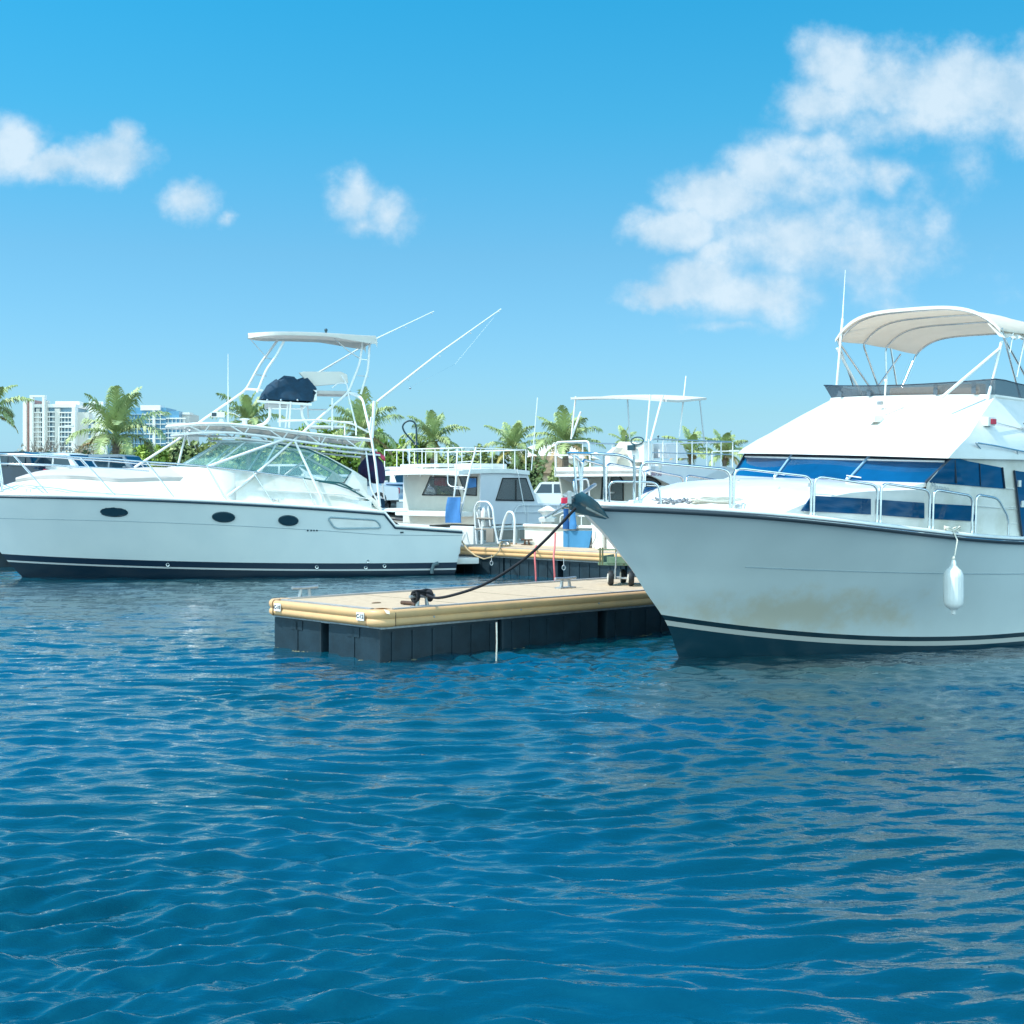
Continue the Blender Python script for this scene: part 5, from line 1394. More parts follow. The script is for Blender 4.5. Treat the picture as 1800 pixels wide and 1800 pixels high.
def hs(s, y):
    rows = []
    for x, dw, z in ((STN, 0, gz), (0, 0, gz), (2.5, 0, gz+.05), (4.5, -.1, gz+.25), (6.5, -.9, gz+.5), (7.6, -1.75, gz+.6)):
        rows.append([Vector((x, y-s*(dw*.9)-s*.0, -.3)), Vector((x, y-s*(-dw)*-1*0-s*dw, z))])
    return MB().sheet(rows, Vector((0, .06*s, 0)))
hs(1, 0).build('hull_side', gel_old, br); hs(-1, BW).build('hull_side', gel_old, br)
MB().box((STN, BW/2, .28), (.08, BW, .95)).build('transom', gel_old, br)
MB().box((STN/2, BW/2, gz-.45), (abs(STN), BW-.1, .05)).build('cockpit_floor', gel_old, br)
MB().tube([Vector((STN-.02, BW, gz)), Vector((STN-.02, 0, gz)), Vector((2.5, -.02, gz+.05)), Vector((4.5, .1, gz+.25))], .05, 7).build('gunwale', gel, br, smooth=60)
for i in range(4):
    x = .15+i*.85; MB().bbox((x, -.03, gz-.20), (.62, .05, .30), .015).build('side_locker', taupe, br); 
    MB().tube([(x-.32, -.06, gz-.05), (x+.32, -.06, gz-.05), (x+.32, -.06, gz-.37), (x-.32, -.06, gz-.37)], .02, 5, closed=True).build('locker_trim', gel, br)
MB().bbox((STN+.9, BW*.62, gz+.04), (.5, 2.2, .18), .04).build('bench', gel, br, smooth=40)
MB().bbox((-.3, BW*.5, DZ+.02), (.5, 3.2, .16), .04).build('bench', gel, br, smooth=40)
# side rail forward
MB().tube(fillet([BF.y(a, b, -.05) for a, b in ((900, 928), (905, 896), (912, 888), (1003, 888), (1010, 925))], .1, 4), .018, 6).build('side_rail', alu, br, smooth=60)
MB().tube([BF.y(a, b, -.05) for a, b in ((905, 900), (1003, 901))], .014, 6).build('side_rail', alu, br, smooth=60)
for px in (928, 955, 980): MB().tube([BF.y(px, 888, -.05), BF.y(px, 926, -.05)], .013, 6).build('side_rail', alu, br)
# roof rail
def rr(pts, r=.018, name='roof_rail'): return MB().tube(pts, r, 6).build(name, alu, br, smooth=60)
zr = BF.x(720, 790, -.7).z; corners = [Vector((-.75, BW, zr)), Vector((-.75, .0, zr)), Vector((xe*.98, 0, zr-.02)), Vector((xe*.98, BW, zr-.02))]
rr(fillet(corners+[corners[0]], .12, 4))
for y in np.linspace(0, BW, 7): rr([Vector((-.75, y, zr)), Vector((-.75, y, RZ+.02)), Vector((-.85, y-.02, RZ-.14))], .015)
for x in np.linspace(.0, xe*.98, 5): rr([Vector((x, 0, zr)), Vector((x, 0, RZ))], .015); rr([Vector((x, BW, zr)), Vector((x, BW, RZ))], .015)
# ladder up to the roof, blue towel on it
A = [BF.x(a, b, -1.3) for a, b in ((788, 905), (797, 845), (799, 790), (803, 784))]; B = [BF.x(a, b, -1.3) for a, b in ((806, 912), (818, 860), (835, 788), (838, 783))]
ld = MB()
A = [BF.x(794, 905, -1.35), BF.x(801, 850, -1.3), BF.x(804, 790, -1.0)]; B = [BF.x(809, 910, -1.35), BF.x(823, 840, -1.3), BF.x(837, 786, -1.0)]
rr(A, .026, 'ladder_rail'); rr(B, .026, 'ladder_rail')
for t in (.2, .4, .6, .8): 
    a = A[0].lerp(A[2], t); b = B[0].lerp(B[2], t); rr([a, b], .018, 'ladder_rung')
rr(fillet([BF.x(a, b, -1.2) for a, b in ((787, 832), (787, 850), (792, 855), (815, 857))], .1, 4), .018, 'ladder_guard')
tw = empty('blue_towel', BF.M @ Vector((-1.5, 0, 0)), R(43), 'bright blue towel hung over the roof ladder of the dive boat', 'towel')
offT = Vector((-1.5, 0, 0)); rows = []
for k in range(9):
    t = k/8; rows.append([BF.x(787+u*22-t*6*(1-u)+t*2, 874+t*45, -1.52)+Vector((-.04*math.sin(6*u+3*t), 0, 0))-offT for u in np.linspace(0, 1, 9)])
MB().sheet(rows, Vector((.02, 0, 0))).build('towel', blue_cloth, tw, smooth=60)
# dive platform: tank rack and boarding arch
PX = STN-.25
def bt(pts, r=.022, x=PX, name='boarding_ladder', m=alu): return MB().tube(fillet([BF.x(a, b, x) for a, b in pts], .10, 5), r, 7).build(name, m, br, smooth=60)
bt([(838, 957), (836, 930), (834, 893), (840, 882), (858, 882), (866, 893), (870, 930), (876, 957)], .028, name='rack_frame')
bt([(846, 958), (846, 935), (838, 900)], .02, name='rack_frame'); bt([(848, 925), (848, 958)], .035, name='rack_frame'); bt([(858, 890), (862, 925)], .02, name='rack_frame')
for px in (843, 851, 859): MB().lathe(BF.x(px, 927, PX+.1), [(.07, 0), (.09, .05), (.09, .42), (.05, .52), (.02, .58)], 10).build('dive_tank', galv if px != 851 else gel, br, smooth=50)
bt([(838, 911), (868, 912)], .03, name='rack_bar', m=taupe); bt([(836, 930), (868, 931)], .03, name='rack_bar', m=taupe)
bt([(878, 957), (886, 915), (893, 899), (902, 901), (905, 915), (904, 958)], .034, name='boarding_arch')
bt([(876, 957), (882, 951), (890, 951), (894, 957)], .02, name='boarding_arch')
MB().bbox(BF.x(862, 941, PX), (.06, .30, .38), .05).build('step_pad', taupe, br, smooth=40)
MB().bbox((STN-.3, BW/2, .46), (.7, BW-.2, .10), .03).build('dive_platform', gel, br)
MB().bbox(BF.x(815, 941, STN-.2), (.16, 1.0, .52), .03).build('stern_locker', gel, br); rr([BF.x(818, 933, STN-.32), BF.x(822, 952, STN-.32)], .02, 'stay_rod'); rr([BF.x(816, 934, STN-.32), BF.x(806, 955, STN-.32)], .012, 'stay_rod')
rr([BF.y(934, 827, 0), BF.y(945, 699, 0)], .018, 'whip_antenna')
rr([BF.y(909, 824, -.1), BF.y(924, 905, -.25)], .014, 'fishing_rod')
MB().bbox(BF.y(915, 829, -.02), (.35, .1, .06), .02).build('roof_gutter', gel, br)

# ---------------- flybridge dive boat (centre right)
CF = Frame((3.5, 36.0, 0), 43); cr = CF.root('flybridge_dive_boat')
tag(cr, 'white flybridge dive boat with a flat sunshade on thin poles, its stern draped in blue', 'boat', 'dive boats moored stern-to')
CW_ = 3.45
def cx(px, py, x=0): return CF.x(px, py, x)
def cy(px, py, y=0): return CF.y(px, py, y)
FZ = cx(1143, 826).z; 

# fly deck slab: aft lip lit, side panel
MB().prism([Vector((0, 0, FZ-.05)), Vector((0, 0, FZ+.10)), Vector((0, CW_, FZ+.10)), Vector((0, CW_, FZ-.16)), Vector((0, .3, FZ-.16))], (.2, 0, 0)).build('flydeck_lip', gel, cr, bevel=.02)
sidep = [cy(a, b) for a, b in ((1143, 829), (1208, 828), (1250, 828), (1262, 846), (1298, 862), (1290, 872), (1200, 850), (1143, 836))]
side = [Vector((0, 0, FZ-.13)), Vector((0, 0, FZ+.10)), Vector((3.0, 0, FZ+.12)), Vector((4.0, .1, FZ-.0)), Vector((5.0, .3, FZ-.42)), Vector((4.6, .2, FZ-.55)), Vector((1.2, 0, FZ-.50))]
MB().prism(side, (0, .06, 0)).build('flydeck_side', side_shade_grey, cr); MB().prism([Vector((p.x, CW_-p.y, p.z)) for p in side], (0, -.06, 0)).build('flydeck_side', side_shade_grey, cr)
MB().box((2.0, CW_/2, FZ-.05), (4.0, CW_-.12, .08)).build('flydeck_floor', gel, cr)
MB().sheet([[Vector((3.9, .1, FZ)), Vector((3.9, CW_-.1, FZ))], [Vector((5.0, .3, FZ-.42)), Vector((5.0, CW_-.3, FZ-.42))]], .04).build('flydeck_front', gel, cr)
# house below
HX = 1.25
MB().prism([Vector((HX, .12, .4)), Vector((HX, .12, FZ-.15)), Vector((HX, CW_-.1, FZ-.15)), Vector((HX, CW_-.1, .4))], (.05, 0, 0)).build('aft_bulkhead', warm_grey, cr)
MB().prism([Vector((HX, .10, .4)), Vector((HX, .10, FZ-.13)), Vector((4.7, .2, FZ-.5)), Vector((6.6, .6, FZ-1.3)), Vector((6.6, .6, .4))], (0, .04, 0)).build('house_side', side_shade_grey, cr)
MB().prism([Vector((-.5, CW_, .3)), Vector((-.5, CW_, 1.3)), Vector((.35, CW_, 1.55)), Vector((.15, CW_, FZ-.1)), Vector((HX, CW_, FZ-.1)), Vector((4.7, CW_, FZ-.5)), Vector((6.6, CW_-.6, FZ-1.3)), Vector((6.6, CW_-.6, .3))], (0, -.05, 0)).build('house_side', warm_grey, cr)
win(CF, [cx(a, b, HX) for a, b in ((1057, 880), (1060, 837), (1088, 835), (1096, 845), (1096, 880))], 0, (-.02, 0, 0), cr, name='cabin_door')
win(CF, [cx(a, b, HX) for a, b in ((1124, 852), (1130, 838), (1150, 840), (1162, 850), (1160, 875), (1138, 874))], 0, (-.02, 0, 0), cr)
for (a, b, c, d) in ((1063, 849, 1080, 849), (1064, 866, 1080, 866), (1072, 837, 1070, 880)): MB().tube([cx(a, b, HX-.04), cx(c, d, HX-.04)], .025, 5).build('door_frame', alu, cr)
MB().prism([cy(a, b, .08) for a, b in ((1192, 849), (1205, 840), (1230, 837), (1243, 843), (1243, 853), (1200, 853))], (0, -.03, 0)).build('wheelhouse_window', tint_dark, cr)
MB().prism([cx(a, b, .2) for a, b in ((1015, 880), (1032, 862), (1036, 866), (1021, 882))], (-.03, 0, 0)).build('stern_window', black_f, cr)
# registration number
regm = mat('purple_lettering', (.30, .18, .28), .5)
a_ = cy(1146, 832); b_2 = cy(1160, 833)
text_mesh('30738', .17, regm, 'lettering', basis(cy(1153, 832.5)+Vector((.0, -.012, 0)), (1, 0, 0), (0, 0, 1)), cr, bold=.004)
# rails of the flybridge
zR = cx(1010, 776, 0).z; zM = cx(1010, 800, 0).z
def cr_r(pts, r=.02, name='bridge_rail', m=alu, f=.12): return MB().tube(fillet(pts, f, 4), r, 7).build(name, m, cr, smooth=60)
blue_steel = mat('brushed_rail', (.50, .56, .60), .3, .7)
cr_r([Vector((.05, CW_, FZ+.1)), Vector((.05, CW_, zR)), Vector((.05, CW_-1.25, zR)), Vector((.05, CW_-1.3, FZ+.1))], .026)
cr_r([Vector((.05, CW_, zM)), Vector((.05, CW_-1.25, zM))], .02)
cr_r([Vector((.1, CW_, zR)), Vector((3.3, CW_, zR)), Vector((3.4, .05, zR)), Vector((.1, .05, zR)), Vector((.1, .05, FZ+.1))], .02, m=blue_steel)
cr_r([Vector((.1, .05, (zR+FZ)/2+.05)), Vector((3.35, .05, (zR+FZ)/2+.05))], .016, m=blue_steel)
for x in (.0, .55, 1.1, 1.7, 2.3, 2.9, 3.4): cr_r([Vector((x, .05, FZ+.1)), Vector((x, .05, zR))], .018, m=alu)
for x in (1.1, 2.3, 3.3): cr_r([Vector((x, CW_, FZ+.1)), Vector((x, CW_, zR))], .018, m=alu)
# helm console and seats
MB().prism([cx(a, b, .9) for a, b in ((1072, 822), (1078, 790), (1088, 776), (1118, 777), (1120, 800), (1110, 824))], (.5, 0, 0)).build('helm_seat', cream, cr, bevel=.03)
MB().prism([cx(a, b, .5) for a, b in ((1060, 824), (1065, 796), (1078, 786), (1083, 787), (1072, 800), (1070, 824))], (.3, 0, 0)).build('console_wing', gel, cr, bevel=.02)
MB().bbox(cx(1110, 787, .7), (.1, .22, .14), .02).build('instrument_box', port_f, cr); MB().bbox(cx(1127, 796, 1.0), (.4, .55, .5), .04).build('helm_console', gel, cr)
MB().prism([cx(a, b, 1.6) for a, b in ((1118, 780), (1170, 780), (1176, 805), (1120, 806))], (.04, 0, 0)).build('spray_panel', side_shade_grey, cr)
MB().prism([cy(a, b, .9) for a, b in ((1160, 781), (1200, 782), (1210, 805), (1160, 806))], (0, .06, 0)).build('bench_back', side_shade_grey, cr)
MB().prism([cy(a, b, .9) for a, b in ((1150, 808), (1208, 810), (1212, 826), (1150, 826))], (0, .3, 0)).build('bench_base', side_shade_grey, cr)
wheel = cx(1120, 775, .8); ring = [wheel+Vector((.02*math.sin(a), math.cos(a)*.22, math.sin(a)*.10)) for a in np.linspace(0, 2*PI, 18)[:-1]]
MB().tube(ring, .018, 5, closed=True).build('steering_wheel', port_f, cr)
for px in (1100, 1156): MB().tube([cx(px, 777, .9), cx(px+1, 768, .9)], .01, 5).ball(cx(px+1, 767, .9), .03, 5).build('throttle_knob', port_f, cr)
MB().lathe(cy(1158, 824, .05), [(.07, 0), (.10, .14)], 10).build('bucket', gel, cr, smooth=50)
# sunshade
TZ = cx(1003, 692, 0).z
a0 = cx(1003, 692, .1); a0 = Vector((.1, CW_-.15, a0.z))

n0 = cy(1105, 703, 0); n1 = cy(1242, 702, 0)
f0 = CF.y(1003, 692, CW_)
x0c, x1c = f0.x, n1.x
zc0 = n0.z+.07; f0.z -= .10
rows = [[Vector((x0c+(x1c-x0c)*t, y, zc0+(f0.z-zc0)*(y/CW_)*(1)+.05*math.sin(PI*y/CW_)-(n0.z-n1.z)*max(0, t-.3)*1.2)) for y in np.linspace(0, CW_, 9)] for t in np.linspace(0, 1, 9)]
MB().sheet(rows, .06).build('sunshade', mat('grey_white_shade', (.56, .55, .53), .7), cr, smooth=50)
def shade_z(x, y): 
    t = (x-x0c)/(x1c-x0c); return zc0+(f0.z-zc0)*(y/CW_)+.05*math.sin(PI*y/CW_)-(n0.z-n1.z)*max(0, t-.3)*1.2-.06
def pole(px, py, y, px2, py2, y2, r=.024, m=alu): cr_r([CF.y(px, py, y), CF.y(px2, py2, y2)], r, 'shade_pole', m)
pole(1012, 697, CW_, 1004, 772, CW_); pole(1021, 724, CW_, 1005, 768, CW_, .03); pole(1103, 702, CW_*.5, 1107, 772, CW_*.5, .02, blue_steel)
pole(1143, 694, .1, 1136, 775, .1); pole(1165, 695, .1, 1144, 775, .1, .03); pole(1230, 703, .1, 1238, 777, .1, .02, blue_steel)
pole(1206, 661, .3, 1194, 768, .3, .018)
# stern: transom, blue drape, rail, wetsuits
SX = -1.1
def cs(px, py, d=0): return CF.x(px, py, SX+d)
gzC = cs(1030, 928).z
st = [cs(a, b) for a, b in ((985, 925), (1120, 925))]
MB().box((SX+.03, CW_/2, gzC/2-.1), (.08, CW_, gzC+.2)).build('transom', gel_old, cr)
MB().prism([Vector((SX, 0, -.3)), Vector((SX, 0, gzC)), Vector((0, 0, gzC)), Vector((5, .2, gzC+.1)), Vector((6.5, .6, gzC+.2)), Vector((6.5, .6, -.3))], (0, .05, 0)).build('hull_side', gel_old, cr)
MB().prism([Vector((SX, CW_, -.3)), Vector((SX, CW_, gzC)), Vector((0, CW_, gzC)), Vector((5, CW_-.2, gzC+.1)), Vector((5, CW_-.2, -.3))], (0, -.05, 0)).build('hull_side', gel_old, cr)
MB().tube([Vector((SX-.03, CW_, gzC+.02)), Vector((SX-.03, 0, gzC+.02))], .05, 7).build('gunwale', gel, cr, smooth=60)
cr_r([cs(985, 925, -.05), cs(985, 905, -.05), cs(1072, 910, -.05), cs(1072, 930, -.05)], .018, 'stern_rail')
for px in (1005, 1022, 1040, 1056): cr_r([cs(px, 907, -.05), cs(px, 928, -.05)], .014, 'stern_rail')
bd = [(990, 932), (1041, 932), (1038, 950), (1034, 969), (1000, 968), (989, 966)]
db = MB(); rows = []
for k in range(7):
    t = k/6; rows.append([cs(990+(1041-990)*u-t*u*7, 933+t*(34+u*2), -.12)+Vector((-.015*math.sin(9*u), 0, 0)) for u in np.linspace(0, 1, 9)])
db.sheet(rows, Vector((.02, 0, 0))).build('blue_drape', mat('steel_blue_canvas', (.05, .22, .42), .8, var=.1, vscale=3), cr, smooth=60)
MB().bbox(cs(1052, 948, -.1), (.1, .35, .75), .03).build('stern_box', gel, cr); MB().bbox(cs(1078, 950, -.1), (.1, .35, .75), .03).build('stern_box', gel, cr)
MB().tube([cs(a, b, -.2) for a, b in ((1046, 934), (1047, 945), (1042, 955), (1038, 960))], .012, 5).build('hose_loop', galv, cr)
wsu = empty('hanging_wetsuits', CF.M @ Vector((SX-.1, 2.8, 0)), R(43), 'pair of blue wetsuits hung on the stern rail of the flybridge dive boat', 'wetsuits')
oW = Vector((SX-.1, 2.8, 0)); 
wm1 = mat('blue_neoprene', (.015, .10, .30), .7, var=.3, vscale=6); wm2 = mat('sky_blue_neoprene', (.06, .25, .55), .7, var=.2, vscale=6)
for (px, w, m_) in ((994, 10, wm1), (1006, 11, wm2)):
    mb = MB(); rows = []
    for k in range(9):
        t = k/8; ww = w*(1-.35*math.sin(PI*min(1, t*1.3))*(1 if t < .77 else .2)); rows.append([cs(px+(u-.5)*ww, 888+t*42, -.16)+Vector((-.05*math.sin(PI*u), 0, 0))-oW for u in np.linspace(0, 1, 6)])
    mb.sheet(rows, Vector((.04, 0, 0))).build('wetsuit', m_, wsu, smooth=60)

# ---------------- on the walkway
def wkp(px, py, z=.665): return Pz(px, py, z)
p = wkp(963, 957)
pd = empty('power_pedestal', p, R(-47), 'white hexagonal dock power pedestal with a pointed cap', 'pedestal')
def hz(py): return (PHY-py)/FPX*p.y+CAMH-p.z
MB().bbox((0, 0, hz(940)), (.34, .34, (hz(925)-hz(957))), .02).build('pedestal_base', gel, pd, smooth=40)
MB().lathe((0, 0, hz(925)), [(.13, 0), (.13, .10), (.24, .12), (.26, .22), (.16, .26), (.15, hz(901)-hz(925)-.06), (.27, hz(899)-hz(925)), (.28, hz(897)-hz(925)), (.03, hz(889)-hz(925))], 6).build('pedestal_head', gel, pd)
MB().box((-.1, -.175, hz(928)), (.14, .02, .05)).build('outlet_cover', rubber, pd)
p2 = wkp(984, 958)
pe = empty('electric_meter_box', p2, R(-47), 'grey upright meter box beside the white pedestal with a coiled tan hose', 'utility box')
MB().bbox((0, 0, .27), (.26, .3, .54), .02).build('box_body', mat('light_grey_box', (.58, .57, .56), .5), pe)
for z in (.42, .33, .18): MB().box((-.09, -.155, z), (.06, .015, .05)).build('dial', rubber, pe)
hcl = MB()
for q in range(5): hcl.tube([Vector((.16+.02*math.cos(a)+.01*q, .12*math.cos(a)-.02*q, .27+.22*math.sin(a))) for a in np.linspace(0, 2*PI, 18)[:-1]], .014, 5, closed=True)
hcl.build('coiled_hose', rope_tan, pe, smooth=60)
pinkm = mat('pink_hose', (.72, .16, .16), .5, var=.15, vscale=20)
for (px, py, lab) in ((941, 962, 'left of two pink hoses hanging off the walkway into the water'), (974, 935, 'right one of two pink hoses, hanging from the grey meter box into the water')):
    w_ = wkp(px-1, 974 if px < 950 else 977, .62); w_.y -= .12
    o = empty('pink_hose', w_, 0, lab, 'hose', 'pink hoses')
    top = [wkp(px+2, 962)-w_+Vector((0, 0, .04)), wkp(px, 968)-w_+Vector((0, 0, .05))] if px < 950 else [P(px+2, 937, w_.y+.5)-w_, P(px+1, 962, w_.y+.25)-w_]
    MB().tube(top+[Vector((.0, .03, .02)), Vector((0, -.03, -.1)), Vector((.02, -.04, -.4)), Vector((.03, -.02, -.66)), Vector((.04, 0, -1.0))], .022, 7).build('hose', pinkm, o, smooth=60)
cA = wkp(886, 960); cleat(cA, R(-47), 'grey walkway cleat with a tan rope made fast to it', 1.2)
cB = wkp(926, 958); cleat(cB, R(-47), 'rusty-looking cleat with a brown line on the walkway, left of the pedestal', 1.2, m=eye_m)
tr_ = empty('tan_dock_line', cA, 0, 'slack tan rope looping from the cruiser stern to the walkway cleat', 'rope')
lp_ = [P(a, b, Y) for a, b, Y in ((806, 938, 36.0), (812, 952, 35.8), (822, 966, 35.2), (836, 977, 34.7), (851, 982.5, 34.3), (866, 979, 34.0), (877, 970, 33.9))]+[cA+Vector((-.1, -.05, .08)), cA+Vector((.0, .05, .13)), cA+Vector((.12, -.02, .12)), cA+Vector((.16, -.14, .03)), cA+Vector((.0, -.2, .02)), cA+Vector((-.14, -.12, .03)), cA+Vector((-.05, .0, .12))]
MB().tube(to_local(tr_, lp_), .019, 7).build('rope', rope_tan, tr_, smooth=60)
for (px, py) in ((864, 990), (991, 998)):
    q = P(px, py, 35.0 if px < 900 else 31.2); f_ = Vector(q)
    o = empty('hanging_ring', f_, 0, ('small steel ring hanging under the walkway edge below the tan rope' if px < 900 else 'small steel ring hanging under the walkway edge right of the pink hoses'), 'ring', 'rings under the walkway edge')
    MB().tube([Vector((.035*math.cos(a), 0, .05*math.sin(a))) for a in np.linspace(0, 2*PI, 12)[:-1]], .012, 5, closed=True).tube([(0, 0, .05), (0, .05, .2)], .008, 5).build('ring', galv, o)

# ---------------- garden cart on the finger dock
gcp = on_dock(1090, 1032.5); 
GC = Frame((on_dock(1070, 1029).x, on_dock(1070, 1029).y+.0, .665), 0)
gr_ = empty('garden_cart', (GC.o.x, GC.o.y, GC.o.z), R(-20), 'small green four-wheeled garden cart with upright slats on the finger dock', 'cart')
green = mat('faded_green_paint', (.10, .19, .12), .6, c2=(.16, .22, .15), vscale=14)
Yc = GC.o.y
def gz_(py): return (PHY-py)/FPX*Yc+CAMH-GC.o.z
sc_ = Yc/FPX
wr = .115
for (x, y) in ((.0, 0), (.34, -.05), (.05, .55), (.40, .52)):
    w_ = MB(); w_.lathe((x, y-.035, wr), [(wr*.62, 0), (wr*.92, .0), (wr, .02), (wr, .06), (wr*.92, .08), (wr*.62, .08)], 20, axis=Vector((.92, .38, 0)))
    o = w_.build('wheel', rubber, gr_, smooth=50)
    MB().lathe((x-.006, y-.038, wr), [(.02, -.01), (wr*.62, 0), (wr*.6, .04)], 14, axis=Vector((.92, .38, 0))).build('rim', mat('pale_rim', (.62, .58, .50), .5), o, smooth=50)
MB().bbox((.30, .30, gz_(991)), (.95, .62, .05), .01).build('cart_bed', green, gr_)
MB().box((-.10, .30, gz_(984)), (.03, .62, .12)).build('end_panel', green, gr_); MB().box((.2, -.01, gz_(984)), (.45, .02, .10)).build('side_panel', green, gr_)
for (x) in (-.14, -.10, .12, .25, .40, .52, .64): 
    MB().box((x, .0, gz_(978)), (.022, .022, .27)).build('slat', mat('olive_slat', (.10, .11, .05), .7), gr_)
MB().box((.25, .0, gz_(966)), (.85, .02, .02)).build('top_rail', green, gr_)
MB().tube([(.13, -.10, .10), (.15, -.10, gz_(972)), (.20, -.09, gz_(962))], .012, 6).build('pull_handle', galv, gr_)
MB().tube([(.0, .0, wr), (.40, -.05, wr)], .018, 6).build('axle', galv, gr_); MB().tube([(.05, .55, wr), (.40, .52, wr)], .018, 6).build('axle', galv, gr_)
for (x, y) in ((.05, .1), (.5, .1)): MB().tube([(x, y, wr), (x+.03, y+.05, gz_(993))], .015, 6).build('leg_strut', galv, gr_)
MB().bbox((.48, .1, gz_(986)), (.22, .16, .05), .02).build('folded_bag', gel, gr_)

# ================================================================== shore: cars, palms, hedges, houses
def G(px, Y, dz=0):
    x = (px-PCX)/FPX*Y; return Vector((x, Y, land_h(x, Y)+dz))
tyre = rubber; rimm = mat('alloy_rim', (.55, .56, .58), .3, .6); carglass = mat('car_glass', (.01, .035, .06), .06, spec=.7)
def car(loc, rz, paint, kind, label, L=4.6, Wd=1.8, Hh=1.5):
    r = empty('parked_car' if kind != 'pickup' else 'pickup_truck', loc, rz, label, 'car' if kind != 'pickup' else 'pickup truck', 'cars parked along the shore')
    prf = {'suv': [(0, .35), (0, .8), (.03, 1.0), (.10, .62*Hh), (.16, .95*Hh), (.22, Hh), (.60, Hh), (.66, .96*Hh), (.76, .64*Hh), (.97, .56*Hh), (1, .48*Hh), (1, .3)],
           'sedan': [(0, .35), (0, .58*Hh), (.02, .64*Hh), (.17, .68*Hh), (.28, .96*Hh), (.34, Hh), (.56, Hh), (.62, .95*Hh), (.76, .66*Hh), (.97, .52*Hh), (1, .42*Hh), (1, .3)],
           'pickup': [(0, .45), (0, .58*Hh), (.36, .59*Hh), (.37, .9*Hh), (.40, Hh), (.60, Hh), (.64, .96*Hh), (.72, .62*Hh), (.97, .56*Hh), (1, .48*Hh), (1, .35)],
           'van': [(0, .35), (0, .9*Hh), (.04, Hh), (.62, Hh), (.72, .9*Hh), (.84, .58*Hh), (.98, .5*Hh), (1, .4*Hh), (1, .3)]}[kind]
    n = len(prf); rows = []
    for u in (-1, -.97, -.88, 0, .88, .97, 1):
        row = []
        for (a, z) in prf:
            tap = 1-.16*max(0, (z-.6*Hh)/(.4*Hh)); inz = z if abs(u) < .99 else z
            row.append(Vector((a*L-L/2, u*Wd/2*tap, inz-(.02 if abs(u) > .95 and z > .5 else 0))))
        rows.append(row)
    mb = MB(); mb.grid(rows, closed_u=True); m = n
    mb.f.append(tuple(range(m))); mb.f.append(tuple(range(len(mb.v)-1, len(mb.v)-m-1, -1)))
    body = mb.build('body', paint, r, smooth=30)
    # side glass
    zt, zb = .93*Hh, .66*Hh
    spans = {'suv': [(.19, .34), (.36, .50), (.52, .64)], 'sedan': [(.27, .43), (.45, .63)], 'pickup': [(.40, .49), (.51, .62)], 'van': [(.06, .26), (.29, .48), (.51, .68)]}[kind]
    for s in (-1, 1):
        for i, (a, b) in enumerate(spans):
            lastw = i == len(spans)-1; firstw = i == 0
            def Y_(z): return s*(Wd/2*(1-.16*max(0, (z-.6*Hh)/(.4*Hh)))+.008)
            q = [Vector((a*L-L/2-(.10 if firstw and kind in ('sedan',) else 0), Y_(zb), zb)), Vector((b*L-L/2+(.28 if lastw else 0), Y_(zb), zb)), Vector((b*L-L/2, Y_(zt), zt)), Vector((a*L-L/2, Y_(zt), zt))]
            MB().prism(q, (0, -.02*s, 0)).build('window', carglass, r)
    # windscreen and rear glass, slightly proud of the shell
    def band(i, j, f0, f1, name):
        a = Vector((prf[i][0]*L-L/2, 0, prf[i][1])); b = Vector((prf[j][0]*L-L/2, 0, prf[j][1])); n_ = (b-a).cross(Vector((0, 1, 0))).normalized(); n_ = n_ if n_.z > 0 else -n_
        p0 = a.lerp(b, f0)+n_*.012; p1 = a.lerp(b, f1)+n_*.012
        MB().sheet([[p0+Vector((0, -Wd*.40, 0)), p0+Vector((0, Wd*.40, 0))], [p1+Vector((0, -Wd*.36, 0)), p1+Vector((0, Wd*.36, 0))]], .01).build(name, carglass, r)
    ws_i = {'suv': (7, 8), 'sedan': (7, 8), 'pickup': (6, 7), 'van': (4, 5)}[kind]; band(ws_i[0], ws_i[1], .05, .92, 'windscreen')
    rg = {'suv': (3, 4), 'sedan': (3, 4), 'pickup': (2, 3), 'van': (0, 1)}[kind]; band(rg[0], rg[1], .3 if kind != 'van' else .6, .9, 'rear_window')
    for fx in (.18, .80):
        for s in (-1, 1):
            o = MB().lathe((fx*L-L/2, s*(Wd/2-.20) if s > 0 else -(Wd/2+.01), .34), [(.2, 0), (.32, 0), (.345, .03), (.345, .18), (.32, .21), (.2, .21)], 20, axis=Vector((0, 1, 0))).build('wheel', tyre, r, smooth=50)
            MB().lathe((fx*L-L/2, s*(Wd/2-.20+.22) if s > 0 else -(Wd/2+.02), .34), [(.05, -.005*s), (.2, 0), (.2, .02)], 12, axis=Vector((0, 1, 0))).build('rim', rimm, o, smooth=50)
    for s in (-1, 1):
        MB().bbox((L/2-.04, s*Wd*.36, .45*Hh), (.12, .32, .14), .03).build('headlight', chrome, r); MB().bbox((-L/2+.02, s*Wd*.42, .52*Hh), (.08, .14, .24), .02).build('tail_light', red_m, r)
        MB().bbox((L*.19, s*(Wd/2+.08), .66*Hh), (.14, .16, .12), .03).build('mirror', paint, r)
    return r
pw = mat('white_car_paint', (.78, .79, .80), .25, coat=.6); ps = mat('silver_car_paint', (.48, .52, .56), .3, .4, coat=.6); pdk = mat('dark_blue_car_paint', (.008, .022, .05), .25, coat=.6)
pgr = mat('grey_car_paint', (.22, .27, .32), .3, .3, coat=.5)
def zfix(px, Y, py_roof, Hh):      # land height that puts the roof on photo row py_roof
    z = CAMH-(py_roof-PHY)/FPX*Y-Hh; x = (px-PCX)/FPX*Y; return Vector((x, Y, z))

